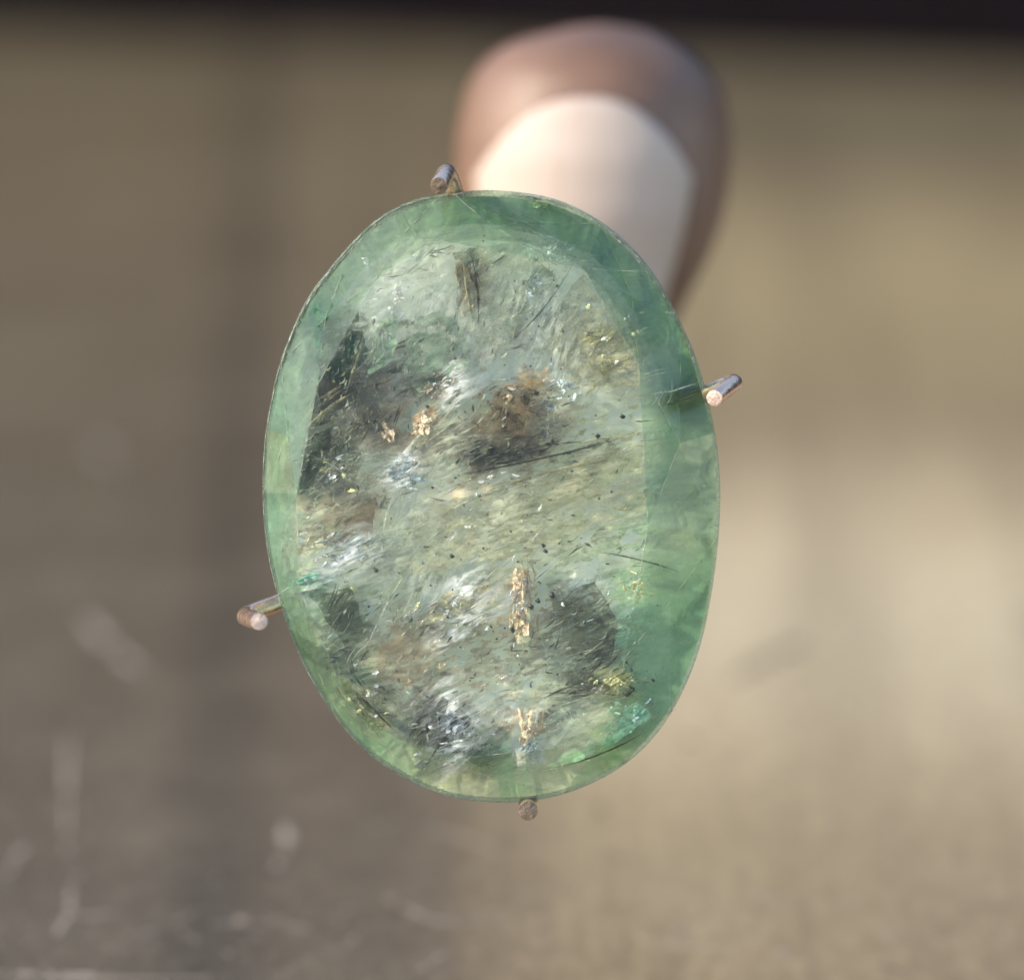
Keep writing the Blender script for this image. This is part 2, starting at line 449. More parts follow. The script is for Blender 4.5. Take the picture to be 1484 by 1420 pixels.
# crystal colours with facet reflections and shade painted in, in photograph pixels
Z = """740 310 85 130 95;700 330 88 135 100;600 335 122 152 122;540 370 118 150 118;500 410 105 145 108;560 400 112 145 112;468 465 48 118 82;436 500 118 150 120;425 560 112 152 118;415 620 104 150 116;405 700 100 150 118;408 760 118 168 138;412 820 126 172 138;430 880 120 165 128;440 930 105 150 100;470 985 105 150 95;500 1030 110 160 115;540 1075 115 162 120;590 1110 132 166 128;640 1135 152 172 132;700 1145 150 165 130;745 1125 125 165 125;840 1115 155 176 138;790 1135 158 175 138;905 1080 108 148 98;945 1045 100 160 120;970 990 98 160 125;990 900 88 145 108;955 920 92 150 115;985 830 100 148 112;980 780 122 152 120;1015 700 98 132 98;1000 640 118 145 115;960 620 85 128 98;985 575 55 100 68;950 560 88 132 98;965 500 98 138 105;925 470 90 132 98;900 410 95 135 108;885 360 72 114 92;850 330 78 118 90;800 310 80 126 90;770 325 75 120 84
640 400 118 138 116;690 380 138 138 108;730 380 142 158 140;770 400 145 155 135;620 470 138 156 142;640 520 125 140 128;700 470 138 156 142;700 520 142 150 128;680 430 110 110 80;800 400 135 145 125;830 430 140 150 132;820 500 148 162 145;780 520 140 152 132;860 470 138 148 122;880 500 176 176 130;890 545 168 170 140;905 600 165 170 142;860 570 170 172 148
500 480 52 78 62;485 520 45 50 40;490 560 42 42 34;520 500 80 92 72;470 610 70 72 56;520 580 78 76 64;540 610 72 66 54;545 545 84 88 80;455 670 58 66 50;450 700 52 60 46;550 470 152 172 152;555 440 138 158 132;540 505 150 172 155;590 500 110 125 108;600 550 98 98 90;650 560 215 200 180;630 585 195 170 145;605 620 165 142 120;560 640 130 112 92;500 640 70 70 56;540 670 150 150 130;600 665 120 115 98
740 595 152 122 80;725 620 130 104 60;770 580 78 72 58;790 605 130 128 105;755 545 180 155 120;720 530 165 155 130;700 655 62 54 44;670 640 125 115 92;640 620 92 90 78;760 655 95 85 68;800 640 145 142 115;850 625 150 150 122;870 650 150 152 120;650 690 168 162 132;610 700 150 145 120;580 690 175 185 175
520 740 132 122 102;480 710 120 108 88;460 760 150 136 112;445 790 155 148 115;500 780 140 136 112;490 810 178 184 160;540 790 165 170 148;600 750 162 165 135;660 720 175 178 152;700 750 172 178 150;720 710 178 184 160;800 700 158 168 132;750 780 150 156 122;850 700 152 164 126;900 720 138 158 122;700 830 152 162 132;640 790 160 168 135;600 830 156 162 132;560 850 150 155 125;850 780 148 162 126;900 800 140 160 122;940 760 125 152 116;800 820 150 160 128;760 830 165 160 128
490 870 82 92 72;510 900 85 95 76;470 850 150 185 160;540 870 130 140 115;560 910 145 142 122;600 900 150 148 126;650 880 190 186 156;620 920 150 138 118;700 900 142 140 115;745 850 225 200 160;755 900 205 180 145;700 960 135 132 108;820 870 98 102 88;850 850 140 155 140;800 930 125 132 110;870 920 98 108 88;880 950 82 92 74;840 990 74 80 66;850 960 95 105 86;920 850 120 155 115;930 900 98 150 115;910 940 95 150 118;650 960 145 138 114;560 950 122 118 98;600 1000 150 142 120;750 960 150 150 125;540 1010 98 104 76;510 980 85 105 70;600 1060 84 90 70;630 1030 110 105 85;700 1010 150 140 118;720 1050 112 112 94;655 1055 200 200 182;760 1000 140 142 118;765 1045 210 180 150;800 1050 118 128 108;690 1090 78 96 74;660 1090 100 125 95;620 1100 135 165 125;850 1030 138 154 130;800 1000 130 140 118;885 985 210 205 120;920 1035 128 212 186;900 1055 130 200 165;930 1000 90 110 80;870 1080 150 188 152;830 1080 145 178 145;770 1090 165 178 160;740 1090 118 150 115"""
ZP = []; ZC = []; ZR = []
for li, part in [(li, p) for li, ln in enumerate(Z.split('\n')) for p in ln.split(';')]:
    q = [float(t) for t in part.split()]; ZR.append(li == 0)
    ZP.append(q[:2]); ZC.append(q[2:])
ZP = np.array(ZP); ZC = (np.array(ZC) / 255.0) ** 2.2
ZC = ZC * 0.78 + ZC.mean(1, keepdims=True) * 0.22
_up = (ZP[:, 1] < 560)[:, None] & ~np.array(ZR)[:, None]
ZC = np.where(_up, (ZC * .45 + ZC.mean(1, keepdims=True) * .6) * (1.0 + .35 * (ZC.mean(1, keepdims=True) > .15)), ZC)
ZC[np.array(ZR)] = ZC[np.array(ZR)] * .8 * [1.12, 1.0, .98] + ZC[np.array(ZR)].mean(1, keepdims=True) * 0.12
ZR = np.array(ZR)
def zone(pts, sel, power=6.0):
    """pts (n,2) pixels -> linear colour, soft-edged zones"""
    out = np.empty((len(pts), 3)); zp, zc = ZP[sel], ZC[sel]
    for s in range(0, len(pts), 20000):
        p = pts[s:s + 20000]
        d = np.sqrt(((p[:, None, :] - zp[None]) ** 2).sum(-1)) + 7
        w = (1.0 / d) ** power
        out[s:s + 20000] = (w[..., None] * zc[None]).sum(1) / w.sum(1)[:, None]
    return out

def mat_cloud():
    m = Nodes('cloudy_crystal_interior')
    at = m.n('ShaderNodeAttribute', attribute_name='zone')
    rim = m.n('ShaderNodeAttribute', attribute_name='rim').outputs['Fac']     # 1 in the clear green outer zone
    inner = m.math('SUBTRACT', 1.0, rim)
    col = at.outputs['Color']
    v = m.coords()
    vf = m.coords(scale=(1.0, 3.4, 1.0), rot=(0, 0, -0.36))       # fibres rise to the right
    vg = m.coords(scale=(4.0, 1.0, 1.0), rot=(0, 0, -0.25), loc=(2, 5, 0))
    n1 = m.noise(v, 19, 10, 0.75, 0.5)
    n2 = m.noise(vf, 13, 9, 0.7, 0.5)
    n3 = m.noise(v, 80, 4, 0.7, 0.2)
    n4 = m.noise(vg, 9, 8, 0.72, 0.8)
    wi = m.math('MULTIPLY_ADD', inner, 0.8, 0.22)
    def shards(rot, sc, scale, warp):
        src = m.coords(scale=sc, rot=(0, 0, rot))
        nn = m.n('ShaderNodeTexNoise'); nn.inputs['Scale'].default_value = scale * .9; nn.inputs['Detail'].default_value = 5; nn.inputs['Roughness'].default_value = .7
        m.l(src, nn.inputs['Vector'])
        sb = m.n('ShaderNodeVectorMath', operation='MULTIPLY_ADD'); m.l(nn.outputs['Color'], sb.inputs[0]); sb.inputs[1].default_value = (warp,) * 3; m.l(src, sb.inputs[2])
        vv = m.n('ShaderNodeTexVoronoi', feature='F1'); vv.inputs['Scale'].default_value = scale; m.l(sb.outputs[0], vv.inputs['Vector'])
        sp_ = m.n('ShaderNodeSeparateColor'); m.l(vv.outputs['Color'], sp_.inputs[0])
        return vv.outputs['Color'], sp_.outputs[0]
    cA, bA = shards(-.36, (1, 2.8, 1), 7, .16)  # per-cell brightness imitates internal reflections
    cB, bB = shards(-.9, (1, 2.4, 1), 17, .07)
    cC, bC = shards(-.2, (1, 2.6, 1), 40, .035)
    br = m.math('ADD', m.math('MULTIPLY', m.ramp(n1, [(0.36, 0.0), (0.64, 1.0)]), .42), m.math('MULTIPLY', m.ramp(n2, [(0.36, 0.0), (0.64, 1.0)]), .36))
    for b_, k_ in ((bA, .7), (bB, .8), (bC, .9)):
        br = m.math('MULTIPLY_ADD', m.math('POWER', b_, 1.3), k_, br)
    br = m.math('MAXIMUM', m.math('ADD', br, -.40), .07)
    bc = m.n('ShaderNodeCombineColor'); [m.l(br, bc.inputs[k]) for k in range(3)]
    col = m.mix(m.math('MULTIPLY', wi, .8), col, m.mix(1.0, col, bc.outputs[0], 'MULTIPLY'))
    # hair-thin healed cracks: pale and dark lines where a noise crosses its middle
    def line(nz, w, c=0.5): return m.ramp(m.math('ABSOLUTE', m.math('SUBTRACT', nz, c)), [(0.0, 1.0), (w, 0.0)])
    l1 = m.math('MULTIPLY', line(m.noise(vf, 7, 5, 0.6, 0.3), 0.012), m.ramp(n1, [(0.45, 0.0), (0.6, 1.0)]))
    l2 = m.math('MULTIPLY', line(m.noise(m.coords(scale=(1, 2.5, 1), rot=(0, 0, -.6), loc=(7, 3, 0)), 9, 6, 0.65, 0.4), 0.012), m.ramp(n2, [(0.45, 0.0), (0.6, 1.0)]))
    l3 = m.math('MULTIPLY', line(m.noise(vg, 6, 5, 0.6, 0.4), 0.010), m.ramp(n1, [(0.4, 1.0), (0.52, 0.0)]))
    col = m.mix(m.math('MULTIPLY', l1, m.math('MULTIPLY_ADD', inner, .55, .10)), col, lin(222, 220, 190))
    col = m.mix(m.math('MULTIPLY', l3, m.math('MULTIPLY_ADD', inner, .45, .10)), col, lin(216, 222, 204))
    col = m.mix(m.math('MULTIPLY', l2, m.math('MULTIPLY_ADD', inner, .6, .08)), col, lin(54, 54, 40))
    f2 = m.math('MULTIPLY', m.ramp(n2, [(0.36, 1.0), (0.44, 0.0)]), m.ramp(n4, [(0.48, 0.0), (0.6, 1.0)]))
    col = m.mix(m.math('MULTIPLY', f2, m.math('MULTIPLY_ADD', inner, .5, .03)), col, lin(60, 60, 46))
    vo = m.n('ShaderNodeTexVoronoi', feature='F1'); vo.inputs['Scale'].default_value = 60; m.l(v, vo.inputs['Vector'])
    sp = m.math('MULTIPLY', m.ramp(vo.outputs['Distance'], [(0.10, 1.0), (0.2, 0.0)]), m.ramp(m.noise(v, 6, 3), [(0.52, 0.0), (0.6, 1.0)]))
    col = m.mix(m.math('MULTIPLY', sp, .6), col, lin(60, 62, 44))
    col = m.mix(1.0, col, (CLOUD_K * 1.05, CLOUD_K, CLOUD_K * .87), 'MULTIPLY')
    cl = m.n('ShaderNodeVectorMath', operation='MINIMUM'); m.l(col, cl.inputs[0]); cl.inputs[1].default_value = (.80, .84, .68); col = cl.outputs[0]
    h = m.math('ADD', m.math('MULTIPLY', n2, 1.0), m.math('ADD', m.math('MULTIPLY', n1, .8), m.math('MULTIPLY', n3, 0.25)))
    bp = m.bump(h, 0.6, 0.03); bpd = m.bump(h, 0.22, 0.02)
    d = m.n('ShaderNodeBsdfDiffuse'); m.l(col, d.inputs[0]); m.l(bpd, d.inputs['Normal'])
    tr = m.n('ShaderNodeBsdfTranslucent'); m.l(col, tr.inputs[0])
    g = m.n('ShaderNodeBsdfGlossy'); g.inputs['Roughness'].default_value = 0.13; 
    gn = m.n('ShaderNodeNewGeometry')
    def vma(a, k, b):
        q = m.n('ShaderNodeVectorMath', operation='MULTIPLY_ADD'); m.l(a, q.inputs[0]); q.inputs[1].default_value = (k, k, k); m.l(b, q.inputs[2]); return q.outputs[0]
    off = m.n('ShaderNodeVectorMath', operation='SUBTRACT'); m.l(bp, off.inputs[0]); off.inputs[1].default_value = (1.0, 1.0, 1.0)
    nn_ = m.n('ShaderNodeVectorMath', operation='NORMALIZE'); m.l(vma(cC, .9, vma(cB, 1.1, off.outputs[0])), nn_.inputs[0])
    m.l(nn_.outputs[0], g.inputs['Normal'])
    m.l(m.mix(0.6, col, (1, 1, 1)), g.inputs[0])
    t = m.n('ShaderNodeBsdfTransparent'); m.l(m.mix(0.5, at.outputs['Color'], (1, 1, 1)), t.inputs[0])
    s = m.mixs(0.12, d.outputs[0], tr.outputs[0])
    s = m.mixs(m.math('MULTIPLY_ADD', inner, 0.17, 0.03), s, g.outputs[0])
    s = m.mixs(m.math('MULTIPLY_ADD', m.ramp(n1, [(0.4, 0.0), (0.7, 1.0)]), 0.22, 0.20), s, t.outputs[0])
    return m.done(s)
CLOUD_K = 2.45
M_CLOUD = mat_cloud()

def mat_crystal(name, tint, refr, rough=0.02, milk=0.05, milkcol=(0.25, 0.5, 0.33)):
    m = Nodes(name)
    fr = m.n('ShaderNodeFresnel'); fr.inputs[0].default_value = 1.36
    nz = m.noise(m.coords(), 30, 6, 0.7); bp = m.bump(nz, 0.05, 0.01)
    m.l(bp, fr.inputs['Normal'])
    t = m.n('ShaderNodeBsdfTransparent'); t.inputs[0].default_value = (*tint, 1)
    if name == 'green_crown_crystal':      # per-facet tint imitates differing light paths
        oi = m.n('ShaderNodeObjectInfo')
        m.l(oi.outputs['Color'], t.inputs[0])
    rf = m.n('ShaderNodeBsdfRefraction'); rf.inputs['Color'].default_value = (*tint, 1); rf.inputs['IOR'].default_value = 1.57; rf.inputs['Roughness'].default_value = rough
    m.l(bp, rf.inputs['Normal'])
    g = m.n('ShaderNodeBsdfGlossy'); g.inputs['Roughness'].default_value = 0.05; m.l(bp, g.inputs['Normal'])
    d = m.n('ShaderNodeBsdfDiffuse'); d.inputs[0].default_value = (*milkcol, 1)
    s = m.mixs(refr, t.outputs[0], rf.outputs[0])
    s = m.mixs(m.math('MULTIPLY', m.ramp(m.noise(m.coords(), 12, 6, .7), [(0.35, 0.3), (0.7, 1.0)]), milk), s, d.outputs[0])
    geo = m.n('ShaderNodeNewGeometry')
    s = m.mixs(m.math('MULTIPLY', fr.outputs[0], m.math('SUBTRACT', 1.0, geo.outputs['Backfacing'])), s, g.outputs[0])
    return m.done(s)
M_TABLEF = mat_crystal('clear_table_facet', (0.96, 0.99, 0.965), 0.12, milk=0.015, milkcol=(0.6, 0.66, 0.5))
M_CROWN = mat_crystal('green_crown_crystal', (0.95, 0.985, 0.955), 0.3, milk=0.15, milkcol=(0.42, 0.56, 0.44))
M_PAV = mat_crystal('green_pavilion_crystal', (0.84, 0.95, 0.86), 0.6, milk=0.06, milkcol=(0.3, 0.5, 0.36))
def mat_girdle():
    m = Nodes('frosted_girdle'); b = m.n('ShaderNodeBsdfPrincipled')
    nz = m.noise(m.coords(), 40, 6, .75)
    m.l(m.ramp(nz, [(0.38, lin(130,160,132)), (0.55, lin(180,196,172)), (0.66, lin(250,248,236))]), b.inputs['Base Color'])
    b.inputs['Roughness'].default_value = .25
    m.l(m.bump(nz, .8, .02), b.inputs['Normal'])
    t = m.n('ShaderNodeBsdfTransparent'); t.inputs[0].default_value = (.8, .95, .85, 1)
    return m.done(m.mixs(m.ramp(nz, [(0.4, .8), (0.6, .3)]), b.outputs[0], t.outputs[0]))
M_GIRDLE = mat_girdle()

# crown: table corner points, middle ring and girdle points
T = [(648,352),(845,392),(924,530),(938,760),(905,950),(800,1082),(640,1098),(505,1010),(436,850),(432,715),(462,560),(545,408)]
NT = len(T)
ZT, ZM, ZG = 0.13, 0.075, 0.012
TA = [ang(p) for p in T]
def opt(a, k=1.0, z=0.0):
    r = rad(a); return G(CX + r * k * math.cos(a), CY + r * k * math.sin(a), z)
Tv = [G(*p, ZT) for p in T]
Tc = [math.hypot(p[0] - CX, p[1] - CY) / rad(ang(p)) for p in T]
mesh_obj('table_facet', Tv[::-1], [tuple(range(NT))], M_TABLEF, gem)
def mid(a0, a1, f=0.5): return a0 + ((a1 - a0) % (2 * math.pi)) * f
Mv = []; MAn = []
for i in range(NT):
    a = mid(TA[i], TA[(i + 1) % NT]); MAn.append(a)
    k = (Tc[i] + Tc[(i + 1) % NT]) / 2
    Mv.append(opt(a, k + (1 - k) * 0.42, ZM))
frg = random.Random(5)
def facet(vs):
    o = mesh_obj('crown_facet', vs, [tuple(range(len(vs)))], M_CROWN, gem)
    c = sum(vs, Vector()) / len(vs); a = math.degrees(math.atan2(c.y, c.x))      # tint painted darker towards the upper right, imitating light paths
    k = .5 + .5 * math.cos(math.radians(a - 55)); k = max(0, min(1, .15 + .55 * k + frg.uniform(-.42, .42)))
    o.color = (1 - .44 * k, 1 - .24 * k, 1 - .40 * k, 1); return o
for i in range(NT):
    j = (i + 1) % NT
    facet([Tv[i], Tv[j], Mv[i]])                                    # star facet
    facet([Tv[i], Mv[i], opt(TA[i], 1.0, ZG), Mv[i - 1]])           # kite facet
    for (a0, a1) in ((TA[i], MAn[i]), (MAn[i], TA[j])):             # upper girdle facets
        arc = [opt(mid(a0, a1, t / 14), 1.0, ZG) for t in range(15)]
        facet([Mv[i]] + arc[::-1])
# girdle
gm = MB(); NG = 220; vs = []
for k in range(NG):
    a = 2 * math.pi * k / NG
    jt = noise.noise(Vector((math.cos(a) * 9, math.sin(a) * 9, 0)))
    up = 0.5 + 0.5 * math.cos(a + math.pi / 2)                     # girdle a little thicker at the top of the stone
    vs += [opt(a, 1.0, ZG + .002), opt(a, 1.003, ZG - .010), opt(a, 1.004 + .008 * up, -0.05 - 0.03 * up), opt(a, 0.985, -0.075 - 0.03 * up)]
fs = []
for k in range(NG):
    k2 = (k + 1) % NG
    for q in range(3): fs.append((k * 4 + q, k * 4 + q + 1, k2 * 4 + q + 1, k2 * 4 + q))
gm.add(vs, fs); gm.build('girdle', M_GIRDLE, gem, True)
# pavilion: two tiers of facets down to a keel
pm = MB(); keel0, keel1 = G(700, 600, -0.62), G(725, 850, -0.62)
NPV = 16
for i in range(NPV):
    a0, a1 = 2 * math.pi * i / NPV, 2 * math.pi * (i + 1) / NPV; am = (a0 + a1) / 2
    g0, g1, gmid = opt(a0, .985, -.1), opt(a1, .985, -.1), opt(am, .985, -.1)
    m0, m1 = opt(a0, .55, -.42), opt(a1, .55, -.42)
    kk = keel0 if math.sin(am) < 0 else keel1
    pm.add([g0, gmid, m0], [(0, 1, 2)]); pm.add([gmid, g1, m1], [(0, 1, 2)]); pm.add([gmid, m1, m0], [(0, 1, 2)])
    pm.add([m0, m1, kk], [(0, 1, 2)])
pm.add([opt(0, .55, -.42), keel0, keel1], [(0, 1, 2)]); pm.add([opt(math.pi, .55, -.42), keel0, keel1], [(0, 1, 2)])
pm.build('pavilion', M_PAV, gem)

# the cloudy interior: a crumpled sheet of broken planes just under the crown
def cell_noise(p, seed=0):
    d, pts = noise.voronoi(p)
    return d, pts
def rimness(x, y):
    a = math.atan2(y - CY, x - CX); r = math.hypot(x - CX, y - CY) / rad(a)
    # table outline fraction at this angle
    return r
def tab_frac(a):
    for i in range(NT):
        d = (TA[(i + 1) % NT] - TA[i]) % (2 * math.pi); e = (a - TA[i]) % (2 * math.pi)
        if e <= d: return Tc[i] + (Tc[(i + 1) % NT] - Tc[i]) * e / d
    return .8
TF = [tab_frac(-math.pi + 2 * math.pi * k / 360) for k in range(361)]
STEP = 3.0
gx = np.arange(378, 1050, STEP); gy = np.arange(274, 1168, STEP)
idx = {}; verts = []; pxs = []; rims = []
for iy, y in enumerate(gy):
    for ix, x in enumerate(gx):
        a = math.atan2(y - CY, x - CX); r = math.hypot(x - CX, y - CY) / rad(a)
        if r > 1.0: continue
        if r > .985:                                   # the rim follows the outline instead of stepping
            f_ = .987 / r; x, y = CX + (x - CX) * f_, CY + (y - CY) * f_; r = .987
        tfv = TF[int((a + math.pi) / (2 * math.pi) * 360)]
        p = Vector((x / 60, y / 60, 0))
        wx = noise.noise(p * 1.6) ; wy = noise.noise(p * 1.6 + Vector((9, 4, 2)))
        q = Vector(((x + 30 * wx) / 46, (y + 30 * wy) / 70, 1.3))
        inn = max(0, min(1, (tfv - r + .012 * wy) / (.012 + .085 * max(0, math.cos(a - .15)) ** 2) + .5))
        z = -0.012 + 0.03 * (1 - min(1, r / .95) ** 2) + .012 * noise.noise(q * 1.3) + .004 * noise.noise(q * 5)
        z = min(z, ZG - .02)
        idx[(ix, iy)] = len(verts)
        verts.append(G(x, y, z)); rims.append(1 - inn)
        # warp the colour lookup so that the zones have ragged, splintery outlines
        k = inn * 1.0 + .25
        n2 = noise.noise(Vector((x / 11, y / 11, 3))) ; n3 = noise.noise(Vector((x / 11, y / 11, 8)))
        u = (x * .93 - y * .36) / 40; v = (x * .36 + y * .93) / 12
        n4 = noise.noise(Vector((u, v, 5)))
        pxs.append((x + k * (10 * wx + 7 * n2 + 14 * n4), y + k * (10 * wy + 7 * n3 - 5 * n4)))
faces = []
for (ix, iy), a in idx.items():
    b = idx.get((ix + 1, iy)); c = idx.get((ix + 1, iy + 1)); d = idx.get((ix, iy + 1))
    if None not in (b, c, d): faces.append((a, d, c, b))
cloud = mesh_obj('inclusion_cloud', verts, faces, M_CLOUD, gem)
_p = np.array(pxs); _r = np.array(rims)[:, None]
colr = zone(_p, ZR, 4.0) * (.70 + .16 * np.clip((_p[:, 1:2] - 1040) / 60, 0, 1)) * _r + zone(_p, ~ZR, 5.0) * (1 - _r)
at = cloud.data.color_attributes.new('zone', 'FLOAT_COLOR', 'POINT')
buf = np.ones((len(verts), 4), dtype=np.float32); buf[:, :3] = colr; at.data.foreach_set('color', buf.ravel())
ra = cloud.data.attributes.new('rim', 'FLOAT', 'POINT'); ra.data.foreach_set('value', np.array(rims, dtype=np.float32))

# feathers, flakes, needles, specks
def glint(name, col, rough=.22, alpha=1.0, spec=.8, metal=0.0):
    m = Nodes(name); b = m.n('ShaderNodeBsdfPrincipled')
    nz = m.noise(m.coords(), 55, 5, .7)
    m.l(m.mix(m.ramp(nz, [(0.35, 0.0), (0.65, 1.0)]), tuple(c * .6 for c in col), tuple(min(1, c * 1.15) for c in col)), b.inputs['Base Color'])
    b.inputs['Roughness'].default_value = rough; b.inputs['Specular IOR Level'].default_value = spec; b.inputs['Metallic'].default_value = metal
    m.l(m.bump(nz, .5, .02), b.inputs['Normal'])
    if alpha < 1: m.l(m.ramp(nz, [(0.3, alpha * .4), (0.6, alpha)]), b.inputs['Alpha'])
    return m.done(b.outputs[0])
M_FEATHER = glint('pale_feather', lin(214, 218, 196), alpha=.6)
M_FEATHER_Y = glint('straw_feather', lin(206, 196, 150), alpha=.6)
M_WHITE = glint('white_flake', lin(255, 250, 240), alpha=.95, metal=.45)
M_PEACH = glint('peach_flake', lin(250, 218, 182), alpha=.8, metal=.4)
M_YELLOW = glint('yellow_flake', lin(244, 238, 176), alpha=.9, metal=.45)
M_MINT = glint('mint_flake', lin(170, 232, 208), alpha=.85)
M_ICE = glint('blue_white_flake', lin(218, 234, 234), alpha=.9, metal=.4)
M_BROWN = glint('brown_flake', lin(140, 100, 52), alpha=.8)
M_BLACK = plain('black_mineral', (0.018, 0.018, 0.012), .4, var=.3)
M_GREEND = glint('deep_green_flake', lin(40, 88, 62), alpha=.6, rough=.4, spec=.3)
M_DARKF = glint('dark_flake', lin(52, 50, 38), alpha=.7, rough=.5, spec=.2)

def sliver(cx, cy, l, w, ang_, z, curve=0.0, rg=random):
    """thin ragged splinter as a closed lens-shaped mesh; px units"""
    n = 7; top = []; bot = []; rid = []; und = []
    ca, sa = math.cos(ang_), math.sin(ang_)
    for i in range(n):
        t = -1 + 2 * i / (n - 1)
        ww = w * (1 - abs(t) ** 1.7) * rg.uniform(.5, 1.3) + .25
        ox, oy = t * l / 2, curve * (t * t - .4) * l * .3 + rg.uniform(-.12, .12) * w
        for lst, o, zz in ((top, ww / 2, 0), (bot, -ww / 2, 0), (rid, 0, .006), (und, 0, -.004)):
            X = ox; Y = oy + o
            lst.append(G(cx + X * ca + Y * sa, cy - X * sa + Y * ca, z + zz))
    vs = top + bot + rid + und; fs = []
    for i in range(n - 1):
        T_, B_, R_, U_ = i, n + i, 2 * n + i, 3 * n + i
        fs += [(T_, T_ + 1, R_ + 1, R_), (R_, R_ + 1, B_ + 1, B_), (B_, B_ + 1, U_ + 1, U_), (U_, U_ + 1, T_ + 1, T_)]
    return vs, fs
def flake(cx, cy, rx, ry, ang_, z, rg, n=11, rag=.35, tilt=0.0):
    sx_, sy_ = .53 * tilt + rg.gauss(0, .12) * tilt, -.37 * tilt + rg.gauss(0, .12) * tilt
    ca, sa = math.cos(ang_), math.sin(ang_); vs = [G(cx, cy, z + (.003 if tilt else .012)), G(cx, cy, z - .006)]
    for i in range(n):
        t = 2 * math.pi * i / n; k = 1 + rg.uniform(-rag, rag)
        X, Y = rx * k * math.cos(t), ry * k * math.sin(t)
        dx, dy = X * ca + Y * sa, X * sa - Y * ca
        vs.append(G(cx + dx, cy - dy, z + rg.uniform(-.0015, .0015) + (sx_ * dx + sy_ * dy) * S))
    fs = []
    for i in range(n):
        a, b = 2 + i, 2 + (i + 1) % n; fs += [(0, b, a), (1, a, b)]
    return vs, fs
rg = random.Random(21)
def put(name, geo, mat): return mesh_obj(name, geo[0], geo[1], mat, gem)
